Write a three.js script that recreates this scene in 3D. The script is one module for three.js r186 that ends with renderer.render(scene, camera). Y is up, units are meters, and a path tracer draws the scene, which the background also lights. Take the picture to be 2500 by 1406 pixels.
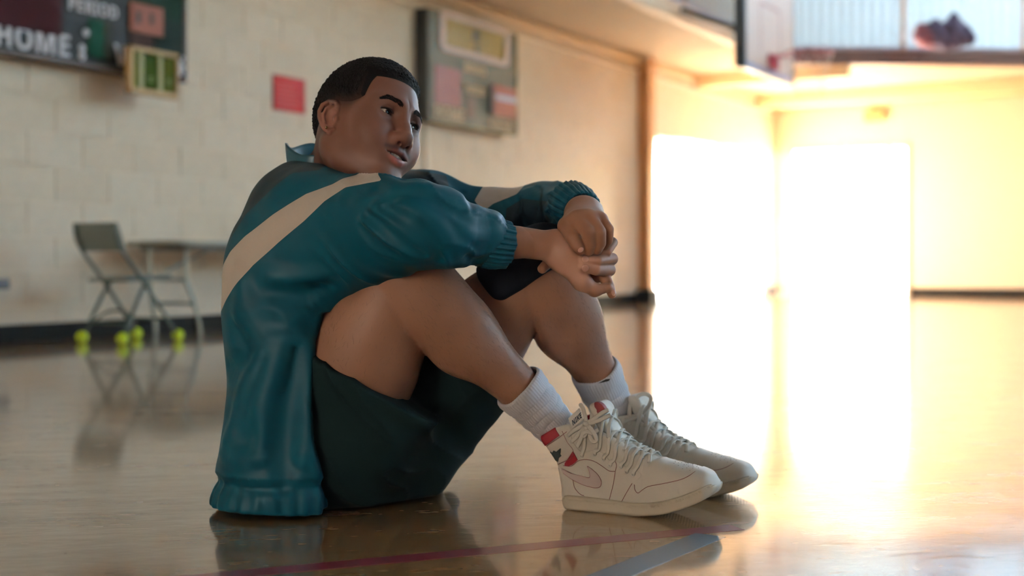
import * as THREE from 'three';
import { Sky } from 'three/addons/objects/Sky.js';
import { RoundedBoxGeometry } from 'three/addons/geometries/RoundedBoxGeometry.js';
import { TextGeometry } from 'three/addons/geometries/TextGeometry.js';
import { FontLoader } from 'three/addons/loaders/FontLoader.js';
import { mergeGeometries } from 'three/addons/utils/BufferGeometryUtils.js';
import { RectAreaLightUniformsLib } from 'three/addons/lights/RectAreaLightUniformsLib.js';

// ---------------------------------------------------------------- camera, sky, sun, exposure
const FPX = 3150, CX = 1250, HY = 640, EYE = 0.45;            // focal length in pixels of the 2500 x 1406 frame, horizon row, eye height
const scene = new THREE.Scene();
const camera = new THREE.PerspectiveCamera(2 * Math.atan(703 / FPX) * 180 / Math.PI, 2500 / 1406, 0.05, 200);
camera.position.set(0, EYE, 0);
camera.setViewOffset(2500, 1406, 0, 63, 2500, 1406);          // lens shifted so that uprights stay upright
camera.focus = 2.22;
camera.userData.fStop = 2.3;

const renderer = new THREE.WebGLRenderer({ antialias: true });
renderer.toneMapping = THREE.LinearToneMapping;
renderer.toneMappingExposure = 1.62;
renderer.shadowMap.enabled = true;
RectAreaLightUniformsLib.init();

// room frame: s runs along the left wall away from the camera, t across the court, y up
const TH = Math.atan2(0.865, 0.5017), RO = new THREE.Vector3(-1.946, 0, -8.70);
const room = (s, y, t) => new THREE.Vector3(s, y, t).applyAxisAngle(new THREE.Vector3(0, 1, 0), TH).add(RO);
const roomDir = (s, y, t) => new THREE.Vector3(s, y, t).applyAxisAngle(new THREE.Vector3(0, 1, 0), TH);

const SUN_TRAVEL = roomDir(-1, -0.07, -0.4).normalize();       // low sun shining in through the open door
const sky = new Sky();
sky.scale.setScalar(1000);
sky.material.uniforms.turbidity.value = 4;
sky.material.uniforms.rayleigh.value = 1.2;
sky.material.uniforms.mieCoefficient.value = 0.004;
sky.material.uniforms.mieDirectionalG.value = 0.7;
sky.material.uniforms.sunPosition.value.copy(SUN_TRAVEL).multiplyScalar(-1);
sky.name = 'sky';
scene.add(sky);
scene.backgroundIntensity = 10.5;
scene.environmentIntensity = 10.5;

const sun = new THREE.DirectionalLight(new THREE.Color(1.0, 0.965, 0.9), 950);
sun.position.copy(SUN_TRAVEL).multiplyScalar(-30).add(room(11.5, 1, 1));
sun.target.position.copy(room(11.5, 1, 1));
sun.castShadow = true;
sun.shadow.radius = 9;
sun.shadow.mapSize.set(2048, 2048);
Object.assign(sun.shadow.camera, { left: -14, right: 14, top: 12, bottom: -12, near: 1, far: 70 });
sun.name = 'sun';
scene.add(sun, sun.target);
scene.fog = new THREE.FogExp2(0xfff4e6, 0.003);               // thin haze added to spread a glow round the bright doorway
const LAMP_POWER = 5;        // radiance of an unseen ceiling lamp's diffuser
// ---------------------------------------------------------------- helpers
const V = (x, y, z) => new THREE.Vector3(x, y, z);
const at = (px, py, d) => V((px - CX) / FPX * d, EYE - (py - HY) / FPX * d, -d);   // the point seen at a pixel, d metres away
let seedState = 7;
const rnd = () => { seedState = (seedState + 0x6d2b79f5) | 0; let t = Math.imul(seedState ^ (seedState >>> 15), 1 | seedState); t = (t + Math.imul(t ^ (t >>> 7), 61 | t)) ^ t; return ((t ^ (t >>> 14)) >>> 0) / 4294967296; };
const clamp = (x, a, b) => x < a ? a : x > b ? b : x;
const lerp = (a, b, t) => a + (b - a) * t;
const sstep = (a, b, x) => { const t = clamp((x - a) / (b - a), 0, 1); return t * t * (3 - 2 * t); };
const hash3 = (x, y, z) => { let h = Math.imul(x | 0, 374761393) + Math.imul(y | 0, 668265263) + Math.imul(z | 0, 2147483647 - 1274126177); h = Math.imul(h ^ (h >>> 13), 1274126177); return ((h ^ (h >>> 16)) >>> 0) / 4294967296; };
function noise3(x, y, z) {                                       // value noise, -1..1
  const ix = Math.floor(x), iy = Math.floor(y), iz = Math.floor(z);
  let fx = x - ix, fy = y - iy, fz = z - iz; fx = fx * fx * (3 - 2 * fx); fy = fy * fy * (3 - 2 * fy); fz = fz * fz * (3 - 2 * fz);
  const h = hash3, a = lerp(lerp(h(ix, iy, iz), h(ix + 1, iy, iz), fx), lerp(h(ix, iy + 1, iz), h(ix + 1, iy + 1, iz), fx), fy);
  const b = lerp(lerp(h(ix, iy, iz + 1), h(ix + 1, iy, iz + 1), fx), lerp(h(ix, iy + 1, iz + 1), h(ix + 1, iy + 1, iz + 1), fx), fy);
  return lerp(a, b, fz) * 2 - 1;
}
const usedNames = new Map();
function numbered(name) { const n = usedNames.get(name) || 0; usedNames.set(name, n + 1); return n ? name + '_' + String(n).padStart(3, '0') : name; }
function std(hex, roughness = 0.7, more = {}) { return new THREE.MeshPhysicalMaterial({ color: hex, roughness, ...more }); }
function mesh(name, geo, mat, parent) {
  const m = new THREE.Mesh(geo, mat); m.name = numbered(name); m.castShadow = m.receiveShadow = true; (parent || scene).add(m); return m;
}
function group(name, parent) { const g = new THREE.Group(); g.name = numbered(name); (parent || scene).add(g); return g; }
function tag(o, label, category, grp) { o.userData.label = label; if (category) o.userData.category = category; if (grp) o.userData.group = grp; return o; }
function structure(o) { o.userData.kind = 'structure'; return o; }
function inRoom(o) { o.position.copy(RO); o.rotation.y = TH; return o; }   // its own axes are s, y, t
function placeRoom(o, s, y, t, turn = 0) { o.position.copy(room(s, y, t)); o.rotation.y = TH + turn; return o; }
const box = (x0, x1, y0, y1, z0, z1) => { const g = new THREE.BoxGeometry(x1 - x0, y1 - y0, z1 - z0); g.translate((x0 + x1) / 2, (y0 + y1) / 2, (z0 + z1) / 2); return g; };
const rbox = (x0, x1, y0, y1, z0, z1, r = 0.004, seg = 2) => { const g = new RoundedBoxGeometry(x1 - x0, y1 - y0, z1 - z0, seg, r); g.translate((x0 + x1) / 2, (y0 + y1) / 2, (z0 + z1) / 2); return g; };
const plain = (g) => { let k = g.index ? g.toNonIndexed() : g; for (const n of Object.keys(k.attributes)) if (!['position', 'normal', 'uv'].includes(n)) k.deleteAttribute(n); return k; };
const merge = (list) => mergeGeometries(list.map(plain));
function tube(pts, r, seg = 40, sides = 10, closed = false) {
  const c = new THREE.CatmullRomCurve3(pts.map((p) => Array.isArray(p) ? V(...p) : p), closed, 'centripetal');
  return new THREE.TubeGeometry(c, seg, r, sides, closed);
}
function rod(a, b, r, r2 = r, sides = 12) {
  const d = b.clone().sub(a), g = new THREE.CylinderGeometry(r2, r, d.length(), sides);
  g.applyQuaternion(new THREE.Quaternion().setFromUnitVectors(V(0, 1, 0), d.clone().normalize())); g.translate((a.x + b.x) / 2, (a.y + b.y) / 2, (a.z + b.z) / 2); return g;
}
function texture(w, h, f, srgb = true) {                          // f(x, y) -> [r, g, b] 0..255
  const d = new Uint8Array(w * h * 4);
  for (let y = 0; y < h; y++) for (let x = 0; x < w; x++) { const c = f(x, y), k = (y * w + x) * 4; d[k] = clamp(c[0], 0, 255); d[k + 1] = clamp(c[1], 0, 255); d[k + 2] = clamp(c[2], 0, 255); d[k + 3] = 255; }
  const t = new THREE.DataTexture(d, w, h); t.wrapS = t.wrapT = THREE.RepeatWrapping; t.magFilter = THREE.LinearFilter; if (srgb) t.colorSpace = THREE.SRGBColorSpace; t.needsUpdate = true; return t;
}
const FONT = await new FontLoader().loadAsync('fonts/droid/droid_sans_bold.typeface.json');
function text(str, size, depth) { const g = new TextGeometry(str, { font: FONT, size, depth, curveSegments: 4 }); g.computeBoundingBox(); const b = g.boundingBox; g.translate(-(b.min.x + b.max.x) / 2, -(b.min.y + b.max.y) / 2, 0); return g; }

// ---- distance fields and their meshes
const smin = (a, b, k) => { const h = k - Math.abs(a - b); return h <= 0 ? (a < b ? a : b) : (a < b ? a : b) - h * h / (4 * k); };
const smax = (a, b, k) => -smin(-a, -b, k);
function cap(a, b, ra, rb = ra) {                                 // tapered capsule between two points
  const ax = a.x, ay = a.y, az = a.z, dx = b.x - ax, dy = b.y - ay, dz = b.z - az, q = 1 / (dx * dx + dy * dy + dz * dz + 1e-12), dr = rb - ra;
  return (x, y, z) => { x -= ax; y -= ay; z -= az; let t = (x * dx + y * dy + z * dz) * q; t = t < 0 ? 0 : t > 1 ? 1 : t; x -= dx * t; y -= dy * t; z -= dz * t; return Math.sqrt(x * x + y * y + z * z) - ra - dr * t; };
}
function chain(pts, radii) {                                      // union of tapered capsules along points
  const fs = []; for (let i = 0; i + 1 < pts.length; i++) fs.push(cap(pts[i], pts[i + 1], radii[i], radii[i + 1]));
  return (x, y, z) => { let d = 1e3; for (const f of fs) { const e = f(x, y, z); if (e < d) d = e; } return d; };
}
function ell(c, r, basis) {                                       // ellipsoid; basis: three unit vectors
  const cx = c.x, cy = c.y, cz = c.z, [rx, ry, rz] = r, [u, v, w] = basis || [V(1, 0, 0), V(0, 1, 0), V(0, 0, 1)];
  const m = [u.x, u.y, u.z, v.x, v.y, v.z, w.x, w.y, w.z];
  return (x, y, z) => {
    x -= cx; y -= cy; z -= cz;
    const a = (m[0] * x + m[1] * y + m[2] * z) / rx, b = (m[3] * x + m[4] * y + m[5] * z) / ry, c2 = (m[6] * x + m[7] * y + m[8] * z) / rz;
    const k0 = Math.sqrt(a * a + b * b + c2 * c2), k1 = Math.sqrt(a * a / (rx * rx) + b * b / (ry * ry) + c2 * c2 / (rz * rz));
    return k1 < 1e-9 ? -Math.min(rx, ry, rz) : k0 * (k0 - 1) / k1;
  };
}
function blend(list) {                                            // [[f, k, sign], ...] joined in order with smooth min (or cut with smooth max when sign < 0)
  return (x, y, z) => { let d = 1e3; for (const e of list) { const g = e[0](x, y, z); d = e[2] < 0 ? smax(d, -g, e[1]) : smin(d, g, e[1]); } return d; };
}
// surface nets over the narrow band, then vertices pulled onto the surface
function sdfMesh(f, lo, hi, cell, steps = 2) {
  const nx = Math.ceil((hi.x - lo.x) / cell) + 1, ny = Math.ceil((hi.y - lo.y) / cell) + 1, nz = Math.ceil((hi.z - lo.z) / cell) + 1, B = 4;
  const val = new Float32Array(nx * ny * nz).fill(1e9), cellV = new Int32Array(nx * ny * nz).fill(-1), sx = 1, sy = nx, sz = nx * ny;
  const px = [], act = [], reach = cell * B * 0.87 * 1.35 + cell;
  for (let bz = 0; bz < nz - 1; bz += B) for (let by = 0; by < ny - 1; by += B) for (let bx = 0; bx < nx - 1; bx += B) {
    const d = f(lo.x + (bx + B / 2) * cell, lo.y + (by + B / 2) * cell, lo.z + (bz + B / 2) * cell);
    if (Math.abs(d) > reach) continue;
    act.push(bx, by, bz);
    for (let z = bz; z <= Math.min(bz + B, nz - 1); z++) for (let y = by; y <= Math.min(by + B, ny - 1); y++) for (let x = bx; x <= Math.min(bx + B, nx - 1); x++) {
      const k = x + y * sy + z * sz; if (val[k] === 1e9) val[k] = f(lo.x + x * cell, lo.y + y * cell, lo.z + z * cell);
    }
  }
  const C = [0, 1, sy, sy + 1, sz, sz + 1, sz + sy, sz + sy + 1], E = [[0, 1], [2, 3], [4, 5], [6, 7], [0, 2], [1, 3], [4, 6], [5, 7], [0, 4], [1, 5], [2, 6], [3, 7]];
  const idx = [];
  for (let a = 0; a < act.length; a += 3) {
    const [bx, by, bz] = [act[a], act[a + 1], act[a + 2]];
    for (let z = bz; z < Math.min(bz + B, nz - 1); z++) for (let y = by; y < Math.min(by + B, ny - 1); y++) for (let x = bx; x < Math.min(bx + B, nx - 1); x++) {
      const k = x + y * sy + z * sz; let mask = 0;
      for (let c = 0; c < 8; c++) if (val[k + C[c]] < 0) mask |= 1 << c;
      if (mask === 0 || mask === 255) continue;
      let qx = 0, qy = 0, qz = 0, n = 0;
      for (const [i, j] of E) {
        const A = val[k + C[i]], D = val[k + C[j]]; if ((A < 0) === (D < 0)) continue;
        const t = A / (A - D); qx += (i & 1) + t * ((j & 1) - (i & 1)); qy += (i >> 1 & 1) + t * ((j >> 1 & 1) - (i >> 1 & 1)); qz += (i >> 2) + t * ((j >> 2) - (i >> 2)); n++;
      }
      cellV[k] = px.length / 3; px.push(lo.x + (x + qx / n) * cell, lo.y + (y + qy / n) * cell, lo.z + (z + qz / n) * cell);
    }
  }
  for (let a = 0; a < act.length; a += 3) {
    const [bx, by, bz] = [act[a], act[a + 1], act[a + 2]];
    for (let z = bz; z < Math.min(bz + B, nz - 1); z++) for (let y = by; y < Math.min(by + B, ny - 1); y++) for (let x = bx; x < Math.min(bx + B, nx - 1); x++) {
      const k = x + y * sy + z * sz; if (cellV[k] < 0) continue; const s0 = val[k] < 0;
      const quad = (p, q, r, s, flip) => { if (p < 0 || q < 0 || r < 0 || s < 0) return; if (flip) idx.push(p, r, q, q, r, s); else idx.push(p, q, r, q, s, r); };
      if (y > 0 && z > 0 && (val[k + 1] < 0) !== s0) quad(cellV[k - sy - sz], cellV[k - sz], cellV[k - sy], cellV[k], !s0);
      if (x > 0 && z > 0 && (val[k + sy] < 0) !== s0) quad(cellV[k - 1 - sz], cellV[k - 1], cellV[k - sz], cellV[k], !s0);
      if (x > 0 && y > 0 && (val[k + sz] < 0) !== s0) quad(cellV[k - 1 - sy], cellV[k - sy], cellV[k - 1], cellV[k], !s0);
    }
  }
  const P = new Float32Array(px), N = new Float32Array(px.length), e = cell * 0.35;
  for (let i = 0; i < P.length; i += 3) {
    let x = P[i], y = P[i + 1], z = P[i + 2], gx, gy, gz;
    for (let s = 0; s <= steps; s++) {
      gx = (f(x + e, y, z) - f(x - e, y, z)) / (2 * e); gy = (f(x, y + e, z) - f(x, y - e, z)) / (2 * e); gz = (f(x, y, z + e) - f(x, y, z - e)) / (2 * e);
      const q = gx * gx + gy * gy + gz * gz + 1e-9;
      if (s === steps) { const l = 1 / Math.sqrt(q); gx *= l; gy *= l; gz *= l; break; }
      let t = f(x, y, z) / Math.max(q, 0.3); t = clamp(t, -cell * 0.6, cell * 0.6); x -= t * gx; y -= t * gy; z -= t * gz;
    }
    P[i] = x; P[i + 1] = y; P[i + 2] = z; N[i] = gx; N[i + 1] = gy; N[i + 2] = gz;
  }
  return { P, N, I: idx };
}
function toGeo(m, colour) {                                       // colour(x, y, z, nx, ny, nz) -> linear [r, g, b]
  const g = new THREE.BufferGeometry();
  g.setAttribute('position', new THREE.BufferAttribute(new Float32Array(m.P), 3)); g.setAttribute('normal', new THREE.BufferAttribute(new Float32Array(m.N), 3)); g.setIndex(m.I);
  if (colour) { const c = new Float32Array(m.P.length); for (let i = 0; i < m.P.length; i += 3) { const k = colour(m.P[i], m.P[i + 1], m.P[i + 2], m.N[i], m.N[i + 1], m.N[i + 2]); c[i] = k[0]; c[i + 1] = k[1]; c[i + 2] = k[2]; } g.setAttribute('color', new THREE.BufferAttribute(c, 3)); }
  return g;
}
function split(m, g) {                                            // cuts a mesh along g = 0: [where g < 0, where g >= 0]
  const n = m.P.length / 3, gv = new Float32Array(n); for (let i = 0; i < n; i++) gv[i] = g(m.P[i * 3], m.P[i * 3 + 1], m.P[i * 3 + 2], m.N[i * 3], m.N[i * 3 + 1], m.N[i * 3 + 2]);
  const out = [0, 1].map(() => ({ P: [], N: [], I: [], map: new Map() }));
  const vert = (o, i) => { if (!o.map.has(i)) { o.map.set(i, o.P.length / 3); o.P.push(m.P[i * 3], m.P[i * 3 + 1], m.P[i * 3 + 2]); o.N.push(m.N[i * 3], m.N[i * 3 + 1], m.N[i * 3 + 2]); } return o.map.get(i); };
  const cut = (o, i, j) => { if (i > j) [i, j] = [j, i]; const key = i * 1e7 + j + 0.5; if (!o.map.has(key)) { const t = gv[i] / (gv[i] - gv[j]); o.map.set(key, o.P.length / 3); for (let c = 0; c < 3; c++) { o.P.push(lerp(m.P[i * 3 + c], m.P[j * 3 + c], t)); o.N.push(lerp(m.N[i * 3 + c], m.N[j * 3 + c], t)); } } return o.map.get(key); };
  for (let k = 0; k < m.I.length; k += 3) {
    const T = [m.I[k], m.I[k + 1], m.I[k + 2]], s = T.map((i) => gv[i] < 0 ? 0 : 1), sum = s[0] + s[1] + s[2];
    if (sum === 0 || sum === 3) { const o = out[sum ? 1 : 0]; o.I.push(vert(o, T[0]), vert(o, T[1]), vert(o, T[2])); continue; }
    const lone = sum === 1 ? s.indexOf(1) : s.indexOf(0), a = T[lone], b = T[(lone + 1) % 3], c = T[(lone + 2) % 3], A = out[s[lone]], Bo = out[1 - s[lone]];
    A.I.push(vert(A, a), cut(A, a, b), cut(A, a, c));
    Bo.I.push(cut(Bo, a, b), vert(Bo, b), vert(Bo, c)); Bo.I.push(cut(Bo, a, b), vert(Bo, c), cut(Bo, a, c));
  }
  return out;
}
function lift(m, h) {                                             // a thin raised panel: the patch pushed out by h, with walls round its edge
  const n = m.P.length / 3, P = [], N = [...m.N], I = [...m.I], edges = new Map();
  for (let i = 0; i < n * 3; i++) P.push(m.P[i] + m.N[i] * h);
  for (let k = 0; k < m.I.length; k += 3) for (let e = 0; e < 3; e++) { const a = m.I[k + e], b = m.I[k + (e + 1) % 3]; edges.set(a + ',' + b, [a, b]); }
  for (const [a, b] of edges.values()) if (!edges.has(b + ',' + a)) {
    const k = P.length / 3;
    for (const i of [a, b]) { for (let c = 0; c < 3; c++) P.push(m.P[i * 3 + c] + m.N[i * 3 + c] * h); for (let c = 0; c < 3; c++) P.push(m.P[i * 3 + c] - m.N[i * 3 + c] * 0.0004); }
    const ex = m.P[b * 3] - m.P[a * 3], ey = m.P[b * 3 + 1] - m.P[a * 3 + 1], ez = m.P[b * 3 + 2] - m.P[a * 3 + 2], nx = m.N[a * 3], ny = m.N[a * 3 + 1], nz = m.N[a * 3 + 2];
    const v = V(ey * nz - ez * ny, ez * nx - ex * nz, ex * ny - ey * nx).normalize(); for (let q = 0; q < 4; q++) N.push(v.x, v.y, v.z);
    I.push(k, k + 1, k + 2, k + 2, k + 1, k + 3);
  }
  return { P, N, I };
}
function poly2(pts) {                                             // signed distance to a polygon in the plane
  const n = pts.length;
  return (x, y) => {
    let d = 1e9, s = 1;
    for (let i = 0, j = n - 1; i < n; j = i++) {
      const ex = pts[j][0] - pts[i][0], ey = pts[j][1] - pts[i][1], wx = x - pts[i][0], wy = y - pts[i][1], t = clamp((wx * ex + wy * ey) / (ex * ex + ey * ey + 1e-12), 0, 1), bx = wx - ex * t, by = wy - ey * t;
      d = Math.min(d, bx * bx + by * by); const c1 = y >= pts[i][1], c2 = y < pts[j][1], c3 = ex * wy > ey * wx; if ((c1 && c2 && c3) || (!c1 && !c2 && !c3)) s = -s;
    }
    return s * Math.sqrt(d);
  };
}
function curve1(pts) { return (x) => { if (x <= pts[0][0]) return pts[0][1]; for (let i = 1; i < pts.length; i++) if (x <= pts[i][0]) { const t = (x - pts[i - 1][0]) / (pts[i][0] - pts[i - 1][0]); return lerp(pts[i - 1][1], pts[i][1], t * t * (3 - 2 * t)); } return pts[pts.length - 1][1]; }; }
function smoothPoly(pts, closed = true, n = 6) {                  // a polygon with its corners rounded by a spline
  const c = new THREE.CatmullRomCurve3(pts.map((p) => V(p[0], p[1], 0)), closed, 'centripetal'); return c.getPoints(pts.length * n).slice(0, closed ? -1 : undefined).map((p) => [p.x, p.y]);
}
function ray(f, o, d, t0, t1) {                                   // first hit of a field along a ray
  let t = t0; for (let i = 0; i < 200 && t < t1; i++) { const s = f(o.x + d.x * t, o.y + d.y * t, o.z + d.z * t); if (s < 0.0002) return o.clone().addScaledVector(d, t); t += Math.max(s * 0.7, 0.0003); } return null;
}
const EYEP = V(0, EYE, 0);
function onSurface(f, px, py, near = 1.8, far = 3.2) { const p = at(px, py, 1).sub(EYEP).normalize(); return ray(f, EYEP, p, near, far); }
// ---------------------------------------------------------------- materials of the setting
const S0 = -26, S1 = 11.49, T1 = 17, HC = 7.2;                // gym: behind camera, back wall, across, ceiling; unseen walls set far to cut bounce
const paintTex = texture(256, 256, (x, y) => { const n = noise3(x / 9, y / 9, 1) * 3 + noise3(x / 2.1, y / 2.1, 5) * 3 + noise3(x / 40, y / 40, 9) * 3; return [236 + n, 233 + n, 226 + n]; });
paintTex.repeat.set(1.5, 1.5);
const M = {
  wall: new THREE.MeshPhysicalMaterial({ color: 0xe6d7c2, roughness: 0.62, map: paintTex }),
  wallPlain: std(0xe6d7c2, 0.65),
  wallUnseen: std(0x837a70, 0.7),  // unseen walls, kept dark to cut the bounce onto the person
  ceiling: std(0x8d8a85, 0.85),  // out of view, toned down so it throws less light on the person
  deck: std(0xe6d6bd, 0.6),
  beam: std(0xdcc39c, 0.5),
  fascia: std(0x5e4845, 0.5),
  black: std(0x08090a, 0.7, { specularIntensity: 0.2 }),
  post: std(0xb98a58, 0.5),
  steel: std(0x2e3a40, 0.4, { metalness: 0.3 }),
  steelLight: std(0xb9bcbc, 0.35, { metalness: 0.7 }),
  concrete: std(0xb8b2a8, 0.9),
};
// maple floor: strips of slightly different tone, long grain, a hard gloss coat with fine wear
const boards = [...Array(64)].map(() => [rnd() * 22 - 11, rnd() * 6 - 3, rnd() * 1000]);
const mapleTex = texture(1024, 1024, (x, y) => {
  const row = Math.floor(y / 32), seg = Math.floor((x + (row * 389) % 1024) / 512) % 2, b = boards[(row * 2 + seg) % 64];
  const g = noise3(x / 70, y / 2.2, b[2]) * 7 + noise3(x / 18, y / 1.1, b[2] + 3) * 4 + noise3(x / 260, y / 9, 7) * 8, e = (y % 32 < 1) ? -16 : 0;
  return [206 + b[0] + g + e, 172 + b[0] * 0.9 + b[1] + g * 0.9 + e, 128 + b[0] * 0.7 + g * 0.7 + e];
});
const wearTex = texture(512, 512, (x, y) => {                     // green channel: roughness
  let r = 108 + noise3(x / 60, y / 14, 2) * 26 + noise3(x / 14, y / 3, 4) * 26 + noise3(x / 5, y / 1.6, 8) * 16; return [r, r, r];
}, false);
const swirlTex = texture(512, 512, (x, y) => { const n = 128 + noise3(x / 24, y / 12, 1) * 60 + noise3(x / 7, y / 2.4, 3) * 40; return [n, n, n]; }, false);
mapleTex.repeat.set(1 / 2.4, 1 / 1.8); wearTex.repeat.set(1 / 1.6, 1 / 1.6); swirlTex.repeat.set(1 / 0.9, 1 / 0.9);
mapleTex.anisotropy = 8;
M.floor = new THREE.MeshPhysicalMaterial({ color: 0xb9a690, map: mapleTex, ior: 1.6, roughness: 0.5, roughnessMap: wearTex, bumpMap: swirlTex, bumpScale: 0.00035, clearcoat: 1, clearcoatRoughness: 0.08 });

// ---------------------------------------------------------------- floor, walls, ceiling
{
  const g = new THREE.BoxGeometry(S1 - S0 + 0.6, 0.2, T1 + 0.6); g.translate((S0 + S1) / 2, -0.1, T1 / 2);
  const p = g.attributes.position, uv = g.attributes.uv, ca = Math.cos(0.66), sa = Math.sin(0.66);
  for (let i = 0; i < p.count; i++) uv.setXY(i, p.getX(i) * sa + p.getZ(i) * ca, p.getX(i) * ca - p.getZ(i) * sa);
  inRoom(structure(mesh('floor', g, M.floor)));
}
// left wall: a backing with painted concrete blocks on its face, each block with its own edges
const wallLeft = inRoom(structure(mesh('wall_left', box(S0 - 0.3, S1 + 0.3, 0, HC, -0.3, -0.006), M.wallPlain)));
{
  const BL = 0.4, BH = 0.2, J = 0.0022, spots = [];
  for (let r = 0; r < 15; r++) for (let s = -6.2 + (r % 2) * 0.2; s < S1; s += BL) spots.push([s, r * BH, Math.min(BL, S1 - s), Math.min(BH, 2.9 - r * BH)]);
  const shown = spots.filter(([s, y]) => { const p = room(s + 0.2, y, 0); const d = -p.z, px = CX + p.x / d * FPX, py = HY - (p.y - EYE) / d * FPX; return py > -10 && px > -120 && s > -2.3 && s < 6.4; });
  shown.sort((a, b) => a[0] - b[0]);
  const first = new Set(shown.slice(0, 298)), rest = [];
  const shape = (w, h) => { const g = rbox(-w / 2 + J, w / 2 - J, -h / 2 + J, h / 2 - J, -0.02, 0.0, 0.0024, 1); const uv = g.attributes.uv, p = g.attributes.position, o = rnd() * 3; for (let i = 0; i < p.count; i++) uv.setXY(i, p.getX(i) + o, p.getY(i) + p.getZ(i)); return g; };
  const kinds = [0, 1, 2, 3].map(() => shape(BL, BH));
  const tones = [0xe6d7c2, 0xe8d9c5, 0xe4d4be].map((c) => new THREE.MeshPhysicalMaterial({ color: c, roughness: 0.6, map: paintTex }));
  for (const q of spots) {
    const [s, y, w, h] = q, full = Math.abs(w - BL) < 1e-6 && Math.abs(h - BH) < 1e-6;
    if (first.has(q) && full) { const m = mesh('concrete_block', kinds[Math.floor(rnd() * 4)], tones[Math.floor(rnd() * 3)], wallLeft); m.position.set(s + w / 2, y + h / 2, rnd() * 0.0008); }
    else if (w > 0.03 && h > 0.03) { const g = shape(w, h); g.translate(s + w / 2, y + h / 2, 0); rest.push(g); }
  }
  const m = mesh('concrete_blocks', merge(rest), M.wall, wallLeft); m.userData.kind = 'stuff';
}
inRoom(structure(mesh('baseboard_left', merge([rbox(-4, 6.66, 0, 0.1, 0, 0.012, 0.004), rbox(6.9, S1, 0, 0.1, 0, 0.012, 0.004)]), M.black)));
// back wall with the double doorway and, above the track, a strip of translucent glazing
const DO0 = 0.28, DO1 = 1.84, DH = 2.08, GZ0 = 3.05, GZ1 = 6.3;
inRoom(structure(mesh('wall_back', merge([
  box(S1, S1 + 0.3, 0, DH, -0.3, DO0), box(S1, S1 + 0.3, 0, DH, DO1, T1 + 0.3), box(S1, S1 + 0.3, DH, GZ0, -0.3, T1 + 0.3),
  box(S1, S1 + 0.3, GZ1, HC, -0.3, T1 + 0.3), box(S1, S1 + 0.3, GZ0, GZ1, -0.3, 0.3), box(S1, S1 + 0.3, GZ0, GZ1, T1 - 0.3, T1 + 0.3)]), M.wallPlain)));
inRoom(structure(mesh('baseboard_back', rbox(S1 - 0.014, S1, 0, 0.1, DO1 + 0.06, T1, 0.004), M.black)));
{ // door frame
  const d = inRoom(structure(group('door_1')));
  mesh('door_frame', merge([rbox(S1 - 0.03, S1 + 0.32, 0, DH, DO0 - 0.05, DO0, 0.006), rbox(S1 - 0.03, S1 + 0.32, 0, DH, DO1, DO1 + 0.05, 0.006), rbox(S1 - 0.03, S1 + 0.32, DH - 0.04, DH + 0.02, DO0 - 0.05, DO1 + 0.05, 0.006)]), std(0xc9bda8, 0.5), d);
  for (const t of [0.92, 1.62]) mesh('door_closer', rbox(S1 + 0.02, S1 + 0.07, DH - 0.075, DH - 0.04, t - 0.05, t + 0.05, 0.006), M.steelLight, d);
}
inRoom(structure(mesh('unseen_wall_right', merge([box(S0 - 0.3, S1 + 0.3, 0, 2.6, T1, T1 + 0.3), box(S0 - 0.3, S1 + 0.3, 6.3, HC, T1, T1 + 0.3), box(S0 - 0.3, 0.5, 2.6, 6.3, T1, T1 + 0.3), box(11, S1 + 0.3, 2.6, 6.3, T1, T1 + 0.3)]), M.wallUnseen)));  // out of view; dark and set back to dim the person's front
inRoom(structure(mesh('unseen_wall_front', box(S0 - 0.3, S0, 0, HC, -0.3, T1 + 0.3), M.wallUnseen)));  // out of view behind the camera, pushed far back to weaken bounce
inRoom(structure(mesh('ceiling', box(S0 - 0.3, S1 + 0.3, HC, HC + 0.3, -0.3, T1 + 0.3), M.ceiling)));
// translucent ribbed daylight panels in the back wall
{
  const w = inRoom(structure(group('window_1')));
  const mat = new THREE.MeshPhysicalMaterial({ color: 0xb2c2d0, roughness: 1, transmission: 0.6, thickness: 0, side: THREE.DoubleSide });
  const n = 10, t0 = 0.3, dt = (T1 - 0.6) / n;
  for (let i = 0; i < n; i++) mesh('pane', box(S1 + 0.10, S1 + 0.11, GZ0, GZ1, t0 + i * dt + 0.02, t0 + (i + 1) * dt - 0.02), mat, w);
  for (let i = 0; i <= n; i++) mesh('mullion', box(S1 + 0.06, S1 + 0.15, GZ0, GZ1, t0 + i * dt - 0.025, t0 + i * dt + 0.025), M.steelLight, w);
}
{ // unseen high windows at the right, placed to light person and left wall
  const w = inRoom(structure(group('window_2')));
  const mat = new THREE.MeshPhysicalMaterial({ color: 0xffffff, roughness: 0, transmission: 1, thickness: 0 });
  for (let i = 0; i < 5; i++) { mesh('pane', box(0.5 + i * 2.1 + 0.03, 2.6 + i * 2.1 - 0.03, 2.6, 6.3, T1 + 0.14, T1 + 0.15), mat, w); mesh('mullion', box(0.5 + i * 2.1 - 0.03, 0.5 + i * 2.1 + 0.03, 2.6, 6.3, T1 + 0.1, T1 + 0.2), M.steelLight, w); }
}
// paving and open ground outside
{ const g = new THREE.BoxGeometry(160, 0.2, 160); g.translate(0, -0.31, -20); structure(mesh('ground_outside', g, M.concrete)); }

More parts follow.
